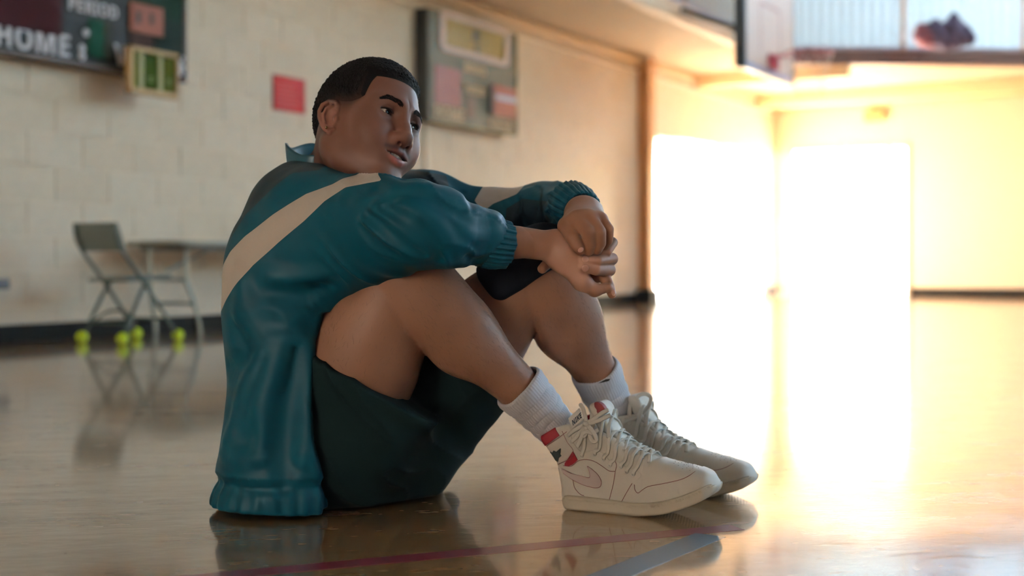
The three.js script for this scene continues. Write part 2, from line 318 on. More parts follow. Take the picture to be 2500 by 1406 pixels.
// ---------------------------------------------------------------- the elevated running track along the walls
const DK0 = 2.76, DK1 = 2.9;
const trackEdge = curve1lin([[S0, 1.27], [7.93, 1.27], [9.5, 3.65], [9.95, 4.5], [9.951, T1], [S1, T1]]);
function curve1lin(pts) { return (x) => { if (x <= pts[0][0]) return pts[0][1]; for (let i = 1; i < pts.length; i++) if (x <= pts[i][0]) return lerp(pts[i - 1][1], pts[i][1], (x - pts[i - 1][0]) / (pts[i][0] - pts[i - 1][0])); return pts[pts.length - 1][1]; }; }
const edgePath = [[S0, 1.27], [7.93, 1.27], [9.5, 3.65], [9.95, 4.5], [9.95, T1]];
{
  const t = structure(inRoom(group('running_track')));
  const sh = new THREE.Shape(); sh.moveTo(S0, 0); for (const [s, q] of edgePath) sh.lineTo(s, -q); sh.lineTo(S1, -T1); sh.lineTo(S1, 0);
  const slab = new THREE.ExtrudeGeometry(sh, { depth: DK1 - DK0 - 0.04, bevelEnabled: false }); slab.rotateX(-Math.PI / 2); slab.translate(0, DK0 + 0.04, 0);
  mesh('slab', slab, M.deck, t);
  // ribbed steel deck under the slab
  const P = [], N = [], I = [], st = 0.02, n = Math.ceil((S1 - S0) / st);
  const prof = (i) => ((i % 6) < 3 ? DK0 : DK0 + 0.045);
  for (let i = 0; i < n; i++) {
    const s = S0 + i * st, y0 = prof(i), y1 = prof(i + 1), e0 = trackEdge(s) - 0.05, e1 = trackEdge(s + st) - 0.05, k = P.length / 3;
    P.push(s, y0, 0, s, y0, e0, s + st, y1, 0, s + st, y1, e1); const v = V(y1 - y0, -st, 0).normalize(); for (let q = 0; q < 4; q++) N.push(v.x, v.y, v.z); I.push(k, k + 2, k + 1, k + 1, k + 2, k + 3);
  }
  mesh('ribbed_deck', toGeo({ P, N, I }), std(0xe6d6bd, 0.55, { side: THREE.DoubleSide }), t);
  // edge beam on the court side, one length per straight
  for (let i = 0; i + 1 < edgePath.length; i++) {
    const [a, b] = [edgePath[i], edgePath[i + 1]], L = Math.hypot(b[0] - a[0], b[1] - a[1]);
    const f = mesh('fascia', merge([rbox(0, L, 2.77, 2.905, -0.03, 0.03, 0.006), rbox(0, L, 2.74, 2.765, -0.09, 0.035, 0.006)]), i === 0 ? M.deck : M.fascia, t); f.position.set(a[0], 0, a[1]); f.rotation.y = -Math.atan2(b[1] - a[1], b[0] - a[0]);
    const k = mesh('kick_rail', rbox(0, L, 2.905, 2.945, -0.02, 0.02, 0.006), std(0x9d94a4, 0.4), t); k.position.copy(f.position); k.rotation.copy(f.rotation);
  }
  mesh('wall_ledger', rbox(S0, S1, 2.66, 2.74, 0, 0.05, 0.008), M.beam, t);
  mesh('wall_ledger', rbox(S0, S1, 2.56, 2.585, 0, 0.03, 0.006), std(0xefe2cc, 0.4), t);
  mesh('beam', rbox(10.55, 10.75, 2.58, 2.755, 0.05, T1, 0.01), M.beam, t);
  mesh('beam', rbox(8.35, 8.5, 2.6, 2.755, 0.05, 1.9, 0.01), M.beam, t);
  mesh('beam', rbox(S1 - 0.16, S1 - 0.02, 2.62, 2.755, 0.05, T1, 0.01), M.beam, t);
}
// railing of ribbed translucent sheets between tan posts
{
  const mat = new THREE.MeshPhysicalMaterial({ color: 0xbec4c6, roughness: 1, transmission: 0.45, thickness: 0, side: THREE.DoubleSide });
  const sheet = (L) => { const P = [], N = [], I = [], st = 0.03, n = Math.round(L / st); for (let i = 0; i <= n; i++) { const x = i / n * L, a = x / 0.12 * Math.PI * 2, z = Math.sin(a) * 0.012, v = V(-Math.cos(a) * 0.012 * 2 * Math.PI / 0.12, 0, 1).normalize(); P.push(x, 2.94, z, x, 3.95, z); N.push(v.x, v.y, v.z, v.x, v.y, v.z); if (i) { const k = (i - 1) * 2; I.push(k, k + 2, k + 1, k + 1, k + 2, k + 3); } } return toGeo({ P, N, I }); };
  const rail = structure(inRoom(group('track_railing')));
  for (let i = 0; i + 1 < edgePath.length; i++) {
    const [a, b] = [edgePath[i], edgePath[i + 1]], L = Math.hypot(b[0] - a[0], b[1] - a[1]), n = Math.max(1, Math.round(L / 1.5)), d = L / n, ry = -Math.atan2(b[1] - a[1], b[0] - a[0]), g = sheet(d - 0.06), pg = rbox(-0.022, 0.022, 2.9, 4.0, -0.022, 0.022, 0.005);
    for (let k = 0; k < n; k++) {
      const q = mesh('ribbed_sheet', g, mat, rail), f = (k * d + 0.03) / L; q.position.set(lerp(a[0], b[0], f), 0, lerp(a[1], b[1], f)); q.rotation.y = ry;
      const p = mesh('railing_post', pg, M.post, rail); p.position.set(lerp(a[0], b[0], k * d / L), 0, lerp(a[1], b[1], k * d / L)); p.rotation.y = ry;
    }
    const h = mesh('handrail', rbox(0, L, 3.98, 4.03, -0.03, 0.03, 0.01), M.fascia, rail); h.position.set(a[0], 0, a[1]); h.rotation.y = ry;
  }
}
// tan steel column carrying the track at the left wall
{
  const c = tag(inRoom(group('steel_column')), 'tan steel column standing against the left wall under the track', 'column');
  mesh('shaft', merge([rbox(6.66, 6.82, 0.14, 2.74, 0.02, 0.032, 0.003), rbox(6.66, 6.82, 0.14, 2.74, 0.15, 0.162, 0.003), box(6.735, 6.747, 0.14, 2.74, 0.03, 0.155)]), M.post, c);
  mesh('cap_plate', rbox(6.62, 6.86, 2.6, 2.64, 0.0, 0.19, 0.004), M.post, c);
  mesh('base', rbox(6.63, 6.85, 0, 0.14, 0.0, 0.19, 0.006), M.black, c);
}
// painted game lines
const line = (a, b, w, name, label, hex) => { const d = b.clone().sub(a), L = d.length(), g = box(0, L, 0, 0.0003, -w / 2, w / 2), m = tag(mesh(name, g, new THREE.MeshPhysicalMaterial({ color: hex, roughness: 0.45, clearcoat: 0.9, clearcoatRoughness: 0.06 })), label, 'floor marking'); m.position.copy(a); m.rotation.y = -Math.atan2(d.z, d.x); m.userData.kind = 'structure'; return m; };
const onFloor = (px, py) => at(px, py, EYE * FPX / (py - HY)).setY(0);
line(onFloor(330, 1425), onFloor(1800, 1287), 0.045, 'floor_line', 'dark red painted line crossing the floor in front of the seated person', 0x6e2430);  // stops short where glare washes out the floor
line(onFloor(1440, 1425), onFloor(1735, 1306), 0.055, 'floor_line', 'blue painted line running under the toes of the nearer shoe', 0x2f566c);

// ---------------------------------------------------------------- ceiling lamps out of view, placed to light the seated person from above
{
  const glow = new THREE.MeshStandardMaterial({ color: 0x222222, emissive: 0xf2f5ff, emissiveIntensity: LAMP_POWER * 0.35, roughness: 0.6 });
  let k = 0;
  for (const s of [1.2, 4, 6.8, 9.4]) for (const t of [4.6, 9.4]) {
    const g = tag(placeRoom(group('unseen_ceiling_lamp'), s, HC - 0.9, t), 'long white ceiling lamp ' + ['in the first row from the camera', 'in the second row', 'in the third row', 'in the row nearest the doorway'][k >> 1] + (k++ % 2 ? ', farther out' : ''), 'lamp', 'unseen ceiling lamps lighting the person from above the court');
    mesh('housing', rbox(-0.65, 0.65, 0.0, 0.09, -0.2, 0.2, 0.01), M.ceiling, g);
    mesh('diffuser', rbox(-0.6, 0.6, -0.02, 0.0, -0.16, 0.16, 0.004), glow, g);
    for (const x of [-0.5, 0.5]) mesh('hanger', rod(V(x, 0.09, 0), V(x, 0.9, 0), 0.006), M.steelLight, g);
    const l = new THREE.RectAreaLight(0xf2f5ff, LAMP_POWER, 1.2, 0.32); l.name = 'unseen_lamp_light'; l.position.set(0, -0.03, 0); l.rotation.x = -Math.PI / 2; g.add(l);
  }
}
// ---------------------------------------------------------------- things along the left wall
function wallPt(px, py, t) { const k = (px - CX) / FPX, s = (k * (8.7 - 0.5017 * t) + 1.946 - 0.865 * t) / (0.5017 - 0.865 * k), d = 8.7 + 0.865 * s - 0.5017 * t; return [s, EYE - (py - HY) / FPX * d]; }   // (s, y) on the plane t
const lettering = std(0xd8d4da, 0.6);
{ // scoreboard at the left edge
  const g = tag(inRoom(group('scoreboard')), 'black scoreboard with white HOME and PERIOD lettering and a dark red panel', 'scoreboard');
  const T = 0.15;
  mesh('cabinet', rbox(-2.6, -0.52, 1.6, 2.7, 0.0, T, 0.01), std(0x0b0f0d, 0.6, { specularIntensity: 0.3 }), g);
  mesh('edge_frame', merge([rbox(-2.6, -0.51, 1.585, 1.605, 0.0, T + 0.012, 0.004), rbox(-0.525, -0.505, 1.585, 2.7, 0.0, T + 0.012, 0.004)]), std(0x3b2a22, 0.5), g);
  const panel = (n, x0, y0, x1, y1, hex, d = 0.012, r = 0.35) => { const [a, b] = wallPt(x0, y0, T), [c, e] = wallPt(x1, y1, T); return mesh(n, rbox(a, c, Math.min(b, e), Math.max(b, e), T - 0.004, T + d, 0.004), std(hex, Math.max(r, 0.7), { specularIntensity: 0.1 }), g); };
  panel('score_window', -20, 58, 147, -60, 0x2b0c10);
  panel('score_window', 216, 138, 250, 53, 0x0f3a2c);
  panel('side_panel', 251, 146, 268, 56, 0x2c2f28);
  const digits = panel('digit_plate', 316, 76, 394, 22, 0x8a5d52, 0.02);
  for (const x of [338, 370]) { const [a, b] = wallPt(x, 40 + (x - 316) * 0.12, T + 0.02); mesh('digit', rbox(a - 0.016, a + 0.016, b - 0.035, b + 0.035, T + 0.016, T + 0.024, 0.003), std(0x2a1a14, 0.6), digits); }
  panel('lower_plate', 316, 112, 372, 84, 0x3a2b28); panel('dark_window', 376, 135, 443, 58, 0x16221f, 0.01, 0.15); panel('dark_window', 318, 30, 443, -60, 0x12271f, 0.008, 0.15);
  const put = (str, x, y, size, sx) => { const [a, b] = wallPt(x, y, T), t = mesh('lettering', text(str, size, 0.008), lettering, g); t.position.set(a, b, T - 0.001); t.scale.x = sx || 1; };
  put('HOME', 82, 98, 0.125, 1.02); put('PERIOD', 228, 20, 0.075, 1.0); put('VISITOR', 372, 149, 0.125, 0.92);
  for (const [x, y] of [[210, 80], [200, 118], [200, 137]]) { const [a, b] = wallPt(x, y, T); const s = new THREE.SphereGeometry(0.024, 16, 12); s.scale(1, 1, 0.5); s.translate(a, b, T); mesh('indicator_bulb', s, lettering, g); }
}
{ // shot clock box fixed before the scoreboard's lower corner
  const T = 0.225, [a0] = wallPt(318, 170, T + 0.05), [a1] = wallPt(437, 180, T + 0.05), [, y1] = wallPt(322, 110, T + 0.05), [, y0] = wallPt(322, 226, T + 0.05), F = T + 0.05;
  const g = tag(inRoom(group('shot_clock')), 'small wooden framed box with green windows on the scoreboard corner', 'shot clock');
  const wood = std(0xa98a58, 0.55);
  mesh('case', merge([rbox(a0, a1, y0, y0 + 0.035, T + 0.005, F, 0.004), rbox(a0, a1, y1 - 0.025, y1, T + 0.005, F, 0.004), rbox(a0, a0 + 0.03, y0, y1, T + 0.005, F, 0.004), rbox(a1 - 0.015, a1, y0, y1, T + 0.005, F, 0.004), rbox(a0, a1, y0, y1, T, T + 0.012, 0.004)]), wood, g);
  const w = a1 - a0, pane = (n, f0, f1, hex) => mesh(n, rbox(a0 + w * f0, a0 + w * f1, y0 + 0.04, y1 - 0.03, F - 0.03, F - 0.015, 0.003), std(hex, 0.8, { specularIntensity: 0.1 }), g);
  pane('window', 0.10, 0.2, 0x5d6426); pane('window', 0.30, 0.59, 0x2f3f0e); pane('window', 0.69, 0.97, 0x3c430f);
  for (const f of [0.45, 0.83]) { const r = new THREE.TorusGeometry(0.013, 0.004, 8, 20); r.translate(a0 + w * f, y0 + 0.1, F - 0.013); mesh('ring', r, std(0x6f7a4a, 0.5), g); }
  for (const b of [rbox(a0 + w * 0.6, a0 + w * 0.68, y0 + 0.03, y1 - 0.02, F - 0.03, F - 0.008, 0.003), rbox(a0 + w * 0.2, a0 + w * 0.29, y0 + 0.03, y1 - 0.02, F - 0.03, F - 0.006, 0.003)]) mesh('divider', b, std(0x8f8c55, 0.5), g);
  for (const b of [rbox(a0 + 0.03, a0 + 0.06, y0 + 0.08, y0 + 0.12, T - 0.05, T + 0.002, 0.003), rbox(a1 - 0.06, a1 - 0.03, y0 + 0.08, y0 + 0.12, T - 0.05, T + 0.002, 0.003)]) mesh('bracket', b, M.steel, g);
}
{ // second scoreboard
  const T = 0.136, g = tag(inRoom(group('scoreboard')), 'grey green scoreboard with a white rounded clock frame beside the red sign', 'scoreboard');
  const s0 = 2.27, s1 = 3.72, y0 = 1.62, y1 = 2.545;
  mesh('cabinet', rbox(s0, s1, y0, y1, 0, T - 0.004, 0.008), std(0x111412, 0.5), g);
  mesh('face_plate', rbox(s0 + 0.01, s1, y0, y1, T - 0.006, T, 0.002), std(0x565745, 0.55), g);
  mesh('edge_trim', merge([rbox(s0, s1 + 0.01, y0 - 0.012, y0 + 0.004, T - 0.02, T + 0.008, 0.003), rbox(s1 - 0.004, s1 + 0.012, y0 - 0.012, y1, T - 0.02, T + 0.008, 0.003)]), std(0x7b7440, 0.5), g);
  const P = (x, y, t = T) => wallPt(x, y, t);
  // white rounded frame round the clock
  const [fa, fb] = P(1073, 24), [fc] = P(1240, 70), [, fd] = P(1073, 121);
  const rr = (x0, x1, ya, yb, r) => { const s = new THREE.Shape(); s.moveTo(x0 + r, ya); s.lineTo(x1 - r, ya); s.quadraticCurveTo(x1, ya, x1, ya + r); s.lineTo(x1, yb - r); s.quadraticCurveTo(x1, yb, x1 - r, yb); s.lineTo(x0 + r, yb); s.quadraticCurveTo(x0, yb, x0, yb - r); s.lineTo(x0, ya + r); s.quadraticCurveTo(x0, ya, x0 + r, ya); return s; };
  const outer = rr(fa, fc, fd, fb, 0.07); outer.holes.push(rr(fa + 0.07, fc - 0.07, fd + 0.045, fb - 0.045, 0.02));
  const fg = new THREE.ExtrudeGeometry(outer, { depth: 0.012, bevelEnabled: true, bevelSize: 0.004, bevelThickness: 0.004, bevelSegments: 2 }); fg.translate(0, 0, T);
  mesh('clock_frame', fg, std(0xc9b6ae, 0.5), g);
  const clock = mesh('clock_window', rbox(fa + 0.06, fc - 0.06, fd + 0.04, fb - 0.04, T, T + 0.006, 0.002), std(0x847331, 0.4), g);
  const [ca, cb] = P(1160, 92); mesh('clock_colon', merge([rbox(ca - 0.05, ca + 0.05, cb - 0.04, cb + 0.07, T + 0.004, T + 0.016, 0.01), rbox(ca - 0.02, ca + 0.06, cb - 0.12, cb - 0.06, T + 0.004, T + 0.014, 0.01)]), std(0x2c2c1c, 0.5), clock);
  const panel = (n, x0, ya, x1, yb, hex, d = 0.008) => { const [a, b] = P(x0, ya), [c, e] = P(x1, yb); return mesh(n, rbox(a, c, Math.min(b, e), Math.max(b, e), T, T + d, 0.003), std(hex, 0.4), g); };
  panel('score_window', 1060, 252, 1124, 172, 0x7d4a44); const v = panel('score_window', 1199, 281, 1254, 219, 0x8a4a3c, 0.03);
  panel('dark_edge', 1192, 279, 1200, 214, 0x1a1712, 0.034);  // dark strip along the left side of the score window
  { const [a, b] = P(1204, 235), [c] = P(1254, 240); mesh('painted_reflection', rbox(a, c, b - 0.03, b + 0.02, T + 0.028, T + 0.034, 0.002), std(0xb9c6da, 0.2), v); }  // a reflection put into the colour as a pale strip
  panel('narrow_window', 1140, 286, 1158, 240, 0x6a5748);
  const put = (str, x, y, size, sx, mat) => { const [a, b] = P(x, y), t = mesh('lettering', text(str, size, 0.006), mat || std(0xcdb592, 0.6), g); t.position.set(a, b, T); t.scale.x = sx; };
  put('BONUS', 1160, 169, 0.075, 1.0); put('PERIOD', 1160, 220, 0.075, 0.9); put('HOME', 1098, 277, 0.1, 1.15); put('VISITOR', 1222, 303, 0.09, 0.82);
}
{ // red sign
  const g = tag(inRoom(group('wall_sign')), 'small red notice on the wall between the two scoreboards', 'sign');
  mesh('plate', rbox(0.5, 0.848, 1.53, 1.78, 0, 0.012, 0.004), std(0x9c1012, 0.6, { specularIntensity: 0.3 }), g);
  const ink = std(0xae4a44, 0.7);
  for (let i = 0; i < 6; i++) mesh('print_line', rbox(0.53, 0.53 + [0.22, 0.26, 0.2, 0.25, 0.18, 0.22][i], 1.565 + i * 0.031, 1.575 + i * 0.031, 0.0115, 0.0128, 0.0005), ink, g);
}
{ // pipe cover running down the wall below the second scoreboard
  const [s] = wallPt(1042, 400, 0.02); tag(inRoom(mesh('conduit', merge([rbox(s - 0.025, s + 0.025, 0.1, 1.6, 0.0, 0.03, 0.008), rbox(s - 0.03, s + 0.03, 0.8, 0.83, 0.0, 0.036, 0.004)]), M.wallPlain)), 'cream painted conduit running down the wall below the grey scoreboard', 'conduit');
  const [q] = wallPt(9, 695, 0.05); const o = tag(inRoom(group('wall_box')), 'small dark metal box low on the wall at the left edge', 'wall box');
  mesh('housing', rbox(q - 0.2, q + 0.03, 0.3, 0.36, 0.0, 0.07, 0.012), std(0x2c2f35, 0.5), o); mesh('cover', rbox(q - 0.19, q + 0.02, 0.305, 0.355, 0.07, 0.078, 0.003), std(0x3c4048, 0.4), o);
}
{ // wall fitting beside the doorway, below the track
  const g = tag(inRoom(group('exit_sign')), 'small box sign fixed high on the back wall beside the doorway', 'sign');
  mesh('housing', rbox(S1 - 0.1, S1 - 0.02, 2.4, 2.56, 1.28, 1.56, 0.012), M.post, g); mesh('mount', rbox(S1 - 0.05, S1, 2.52, 2.6, 1.39, 1.45, 0.004), M.post, g);
}
// folding chair with tennis balls on its feet
{
  const g = tag(placeRoom(group('folding_chair'), -1.33, 0, 0.53), 'grey folding chair with bright yellow tennis balls on its feet', 'chair');
  const metal = std(0x3c4a44, 0.45, { metalness: 0.3 }), W = 0.155, r = 0.011;
  const Hb = 0.665, yb = 0.033;
  for (const z of [-W, W]) {
    mesh('front_leg', tube([[-0.26, Hb, z], [-0.24, Hb - 0.1, z], [-0.09, 0.385, z], [0.06, 0.21, z * 1.02], [0.2, yb, z * 1.06]], r, 40, 10), metal, g);
    mesh('rear_leg', tube([[0.0, 0.355, z * 0.92], [-0.05, 0.295, z * 0.92], [-0.2, yb, z * 1.02]], r, 30, 10), metal, g);
  }
  mesh('crossbar', merge([rod(V(-0.145, 0.11, -W), V(-0.145, 0.11, W), 0.007), rod(V(0.12, 0.13, -W), V(0.12, 0.13, W), 0.007), tube([[-0.15, 0.1, -W], [-0.1, 0.17, -W * 0.5], [-0.1, 0.17, W * 0.5], [-0.15, 0.1, W]], 0.007)]), metal, g);
  const seat = new RoundedBoxGeometry(0.34, 0.022, 0.31, 3, 0.01); seat.rotateZ(0.05); seat.translate(0.0, 0.36, 0); mesh('seat', seat, std(0x59615a, 0.5), g);
  { const n = 14, P = [], N = [], I = []; // curved back panel
    const geo = new RoundedBoxGeometry(0.014, 0.165, 0.33, 6, 0.006); const p = geo.attributes.position; for (let i = 0; i < p.count; i++) { const z = p.getZ(i); p.setX(i, p.getX(i) - 0.02 + z * z * 0.55); } geo.computeVertexNormals(); geo.rotateZ(0.36); geo.translate(-0.215, Hb - 0.075, 0); mesh('backrest', geo, std(0x5b645f, 0.5), g); }
  const felt = new THREE.MeshPhysicalMaterial({ color: 0xc6e01e, roughness: 0.9, sheen: 1, sheenRoughness: 0.5, sheenColor: new THREE.Color(0xd8f03a) });
  const ball = new THREE.SphereGeometry(0.033, 28, 20);
  for (const [x, z] of [[-0.205, -W * 1.02], [-0.205, W * 1.02], [0.205, -W * 1.06], [0.205, W * 1.06]]) {
    const b = mesh('tennis_ball', ball, felt, g); b.position.set(x, 0.033, z);
    const seamPts = []; for (let i = 0; i < 60; i++) { const a = i / 60 * Math.PI * 2, q = 0.44 * Math.sin(2 * a) * 1.0; seamPts.push(V(Math.cos(a) * Math.cos(q), Math.sin(q), Math.sin(a) * Math.cos(q)).multiplyScalar(0.0328)); }
    mesh('seam', new THREE.TubeGeometry(new THREE.CatmullRomCurve3(seamPts, true), 80, 0.0011, 6, true), std(0xe8efc0, 0.8), b);
  }
}
{ // folding table behind the chair
  const g = tag(placeRoom(group('folding_table'), -0.98, 0, 0.0), 'grey folding table with bent legs standing along the wall', 'table');
  const top = new THREE.Shape(), L = 1.75, D0 = 0.06, D1 = 0.56, r = 0.14; top.moveTo(r, -D0); top.lineTo(L - r, -D0); top.quadraticCurveTo(L, -D0, L, -D0 - r); top.lineTo(L, -D1 + r); top.quadraticCurveTo(L, -D1, L - r, -D1); top.lineTo(r, -D1); top.quadraticCurveTo(0, -D1, 0, -D1 + r); top.lineTo(0, -D0 - r); top.quadraticCurveTo(0, -D0, r, -D0);
  const tg = new THREE.ExtrudeGeometry(top, { depth: 0.018, bevelEnabled: true, bevelSize: 0.006, bevelThickness: 0.006, bevelSegments: 2 }); tg.rotateX(-Math.PI / 2); tg.translate(0, 0.552, 0);
  mesh('table_top', tg, std(0x8b8b7c, 0.5), g);
  mesh('apron', merge([rbox(0.12, L - 0.12, 0.52, 0.55, D0 + 0.05, D0 + 0.065, 0.003), rbox(0.12, L - 0.12, 0.52, 0.55, D1 - 0.065, D1 - 0.05, 0.003)]), std(0x6f7068, 0.5), g);
  const pipe = std(0x7a8480, 0.35, { metalness: 0.5 });
  for (const x of [0.16, L - 0.16]) {
    const sgn = x < L / 2 ? 1 : -1;
    for (const z of [D0 + 0.1, D1 - 0.1]) mesh('leg', tube([[x, 0.55, z], [x, 0.4, z], [x, 0.345, z], [x + sgn * 0.03, 0.24, z + (z < 0.3 ? -0.02 : 0.02)], [x + sgn * 0.075, 0.06, z + (z < 0.3 ? -0.035 : 0.035)], [x + sgn * 0.08, 0.004, z + (z < 0.3 ? -0.035 : 0.035)]], 0.0125, 40, 10), pipe, g);
    mesh('leg_bar', merge([rod(V(x, 0.345, D0 + 0.1), V(x, 0.345, D1 - 0.1), 0.01), rod(V(x + sgn * 0.03, 0.2, D0 + 0.08), V(x + sgn * 0.03, 0.2, D1 - 0.08), 0.01)]), pipe, g);
    mesh('brace', rod(V(x + sgn * 0.0, 0.4, 0.31), V(x + sgn * 0.4, 0.545, 0.31), 0.008), pipe, g);
  }
}
// basketball backboard hung from the track
{
  const t = 1.95, s0 = 4.775, s1 = 6.22, y0 = 2.245, y1 = 3.32, g = tag(inRoom(group('basketball_backboard')), 'beige basketball backboard with a faint red target square and rim', 'backboard');
  mesh('board', rbox(s0 + 0.03, s1 - 0.012, y0 + 0.07, y1, t - 0.015, t, 0.004), std(0xd2beb2, 0.5), g);
  for (const b of [rbox(s0, s0 + 0.03, y0, y1, t - 0.1, t + 0.01, 0.004), rbox(s1 - 0.014, s1, y0, y1, t - 0.05, t + 0.006, 0.004)]) mesh('side_frame', b, std(0x1c2a33, 0.45), g);
  mesh('bottom_frame', rbox(s0, s1, y0 - 0.012, y0 + 0.004, t - 0.05, t + 0.012, 0.003), std(0x6f7a4c, 0.4), g);
  const w = (s1 - s0 - 0.05) / 3; for (let i = 0; i < 3; i++) mesh('clear_slot', rbox(s0 + 0.035 + i * w, s0 + 0.015 + (i + 1) * w, y0 + 0.006, y0 + 0.068, t - 0.012, t - 0.004, 0.002), std(0xb7bbdd, 0.15), g);
  const red = std(0xa8455a, 0.5), cs = (s0 + s1) / 2, q = (a, b, c, d) => rbox(a, b, c, d, t - 0.002, t + 0.0015, 0.0006);
  mesh('target_square', merge([q(cs - 0.3, cs + 0.3, 2.9, 2.93), q(cs - 0.3, cs - 0.27, 2.46, 2.9), q(cs + 0.27, cs + 0.3, 2.46, 2.9)]), std(0xb58b83, 0.5), g);
  const rim = mesh('rim', (() => { const r = new THREE.TorusGeometry(0.225, 0.009, 12, 48); r.rotateX(Math.PI / 2); r.translate(cs, 2.44, t + 0.38); return r; })(), red, g);
  mesh('rim_bracket', merge([rbox(cs - 0.07, cs + 0.07, 2.34, 2.46, t, t + 0.02, 0.004), rbox(cs - 0.05, cs - 0.03, 2.425, 2.445, t + 0.01, t + 0.18, 0.003), rbox(cs + 0.03, cs + 0.05, 2.425, 2.445, t + 0.01, t + 0.18, 0.003), rbox(cs - 0.03, cs + 0.03, 2.3, 2.43, t + 0.01, t + 0.08, 0.004)]), red, g);
  const cords = []; for (let i = 0; i < 12; i++) for (const sg of [1, -1]) { const pts = []; for (let k = 0; k <= 5; k++) { const a = (i + sg * k * 0.5) / 12 * Math.PI * 2, r = lerp(0.225, 0.13, Math.pow(k / 5, 0.7)), y = 2.435 - k * 0.085; pts.push(V(cs + Math.cos(a) * r, y, t + 0.38 + Math.sin(a) * r)); } cords.push(tube(pts, 0.0028, 14, 5)); }
  mesh('net', merge(cords), std(0xd9d4cc, 0.8), g);
  const dark = std(0x33352c, 0.45);
  for (const b of [rod(room(0, 0, 0).set(s0 - 0.02, 2.9, t - 0.06), V(3.3, 3.06, 1.34), 0.03), rod(V(s1 - 0.1, 2.7, t - 0.06), V(s1 - 0.1, 2.86, 1.31), 0.03), rod(V(s0 + 0.05, 2.6, t - 0.06), V(s0 + 0.05, 2.84, 1.31), 0.03), rod(V(s0 - 0.02, 3.1, t - 0.06), V(3.35, 3.3, 1.34), 0.02)]) mesh('support_arm', b, dark, g);
  mesh('mount_plate', merge([rbox(3.2, 3.45, 2.8, 3.4, 1.302, 1.34, 0.004)]), std(0x9a6a3c, 0.5), g);
}
// garment left hanging over the far railing
{
  const base = at(2300, 118, 14.6), f = blend([
    [ell(V(-0.02, 0.1, 0), [0.33, 0.15, 0.1]), 0], [cap(V(0.05, 0.1, 0), V(0.12, 0.33, 0), 0.12, 0.03), 0.08], [cap(V(-0.2, 0.15, 0), V(-0.27, 0.19, 0.02), 0.09, 0.05), 0.06], [cap(V(0.12, 0.2, 0), V(0.31, 0.06, 0.02), 0.1, 0.05), 0.08], [cap(V(-0.12, 0.12, 0.03), V(-0.1, 0.25, 0.02), 0.09, 0.05), 0.05]]);
  const ff = (x, y, z) => f(x, y, z) + noise3(x * 16 + y * 9, y * 5, z * 14) * 0.018;
  const m = sdfMesh(ff, V(-0.5, -0.15, -0.25), V(0.5, 0.5, 0.25), 0.014);
  const [a, b] = split(m, (x, y, z) => x + 0.13 + y * 0.4);
  const g = tag(group('hung_jacket'), 'crumpled dark purple jacket lying against the ribbed railing of the track', 'jacket'); g.position.copy(base).add(V(0, 0.03, 0.05));
  mesh('body', toGeo(b), std(0x3c3450, 0.8), g); mesh('sleeve', toGeo(a), std(0x6a3a48, 0.8), g);
}
// ================================================================ the seated person
const person = tag(group('person'), 'young man in a teal track jacket sitting on the floor, hands clasped', 'person');
// joints, in the world
const J = {
  hipR: at(800, 1090, 2.41), kneeR: at(985, 648, 2.26), ankR: at(1396, 1084, 2.402),
  hipL: at(950, 1082, 2.55), kneeL: at(1325, 622, 2.40), ankL: at(1523, 1056, 2.60),
  shR: at(748, 492, 2.31), elR: at(1012, 552, 2.15), wrR: at(1352, 603, 2.245),
  shL: at(1030, 496, 2.60), elL: at(1345, 535, 2.60), wrL: at(1428, 520, 2.36),
  neck: at(812, 440, 2.44), chest: at(770, 640, 2.44), waist: at(800, 900, 2.47),
};
const mid = (a, b, t) => a.clone().lerp(b, t);
const LAT = V(0.62, 0, -0.78).normalize(), FWD = V(0.78, 0, 0.62).normalize(), UP = V(0, 1, 0);   // the trunk's own left, forward, up
// head axes
const hl = V(0.645, -0.34, -0.684).normalize(), hw0 = V(0.745, 0.081, 0.661), hu = hw0.clone().cross(hl).normalize(), hw = hl.clone().cross(hu).normalize(), HC0 = at(892, 332, 2.35);
const headM = new THREE.Matrix4().makeBasis(hl, hu, hw).setPosition(HC0), headI = headM.clone().invert();
const toHead = (p) => p.clone().applyMatrix4(headI);
function moveMesh(m, M4) { const n = new THREE.Matrix3().getNormalMatrix(M4), v = V(0, 0, 0); for (let i = 0; i < m.P.length; i += 3) { v.set(m.P[i], m.P[i + 1], m.P[i + 2]).applyMatrix4(M4); m.P[i] = v.x; m.P[i + 1] = v.y; m.P[i + 2] = v.z; v.set(m.N[i], m.N[i + 1], m.N[i + 2]).applyMatrix3(n).normalize(); m.N[i] = v.x; m.N[i + 1] = v.y; m.N[i + 2] = v.z; } return m; }
const lin = (hex) => { const c = new THREE.Color(hex); return [c.r, c.g, c.b]; };
const mix3 = (a, b, t) => [lerp(a[0], b[0], t), lerp(a[1], b[1], t), lerp(a[2], b[2], t)];
const SKIN = lin(0x8c644e), SKIN_DEEP = lin(0x623f32), SKIN_RED = lin(0x84503f), PALM = lin(0xae8470), SKIN_LEG = lin(0x8a6a59), SKIN_FACE = lin(0x6b4a3e);

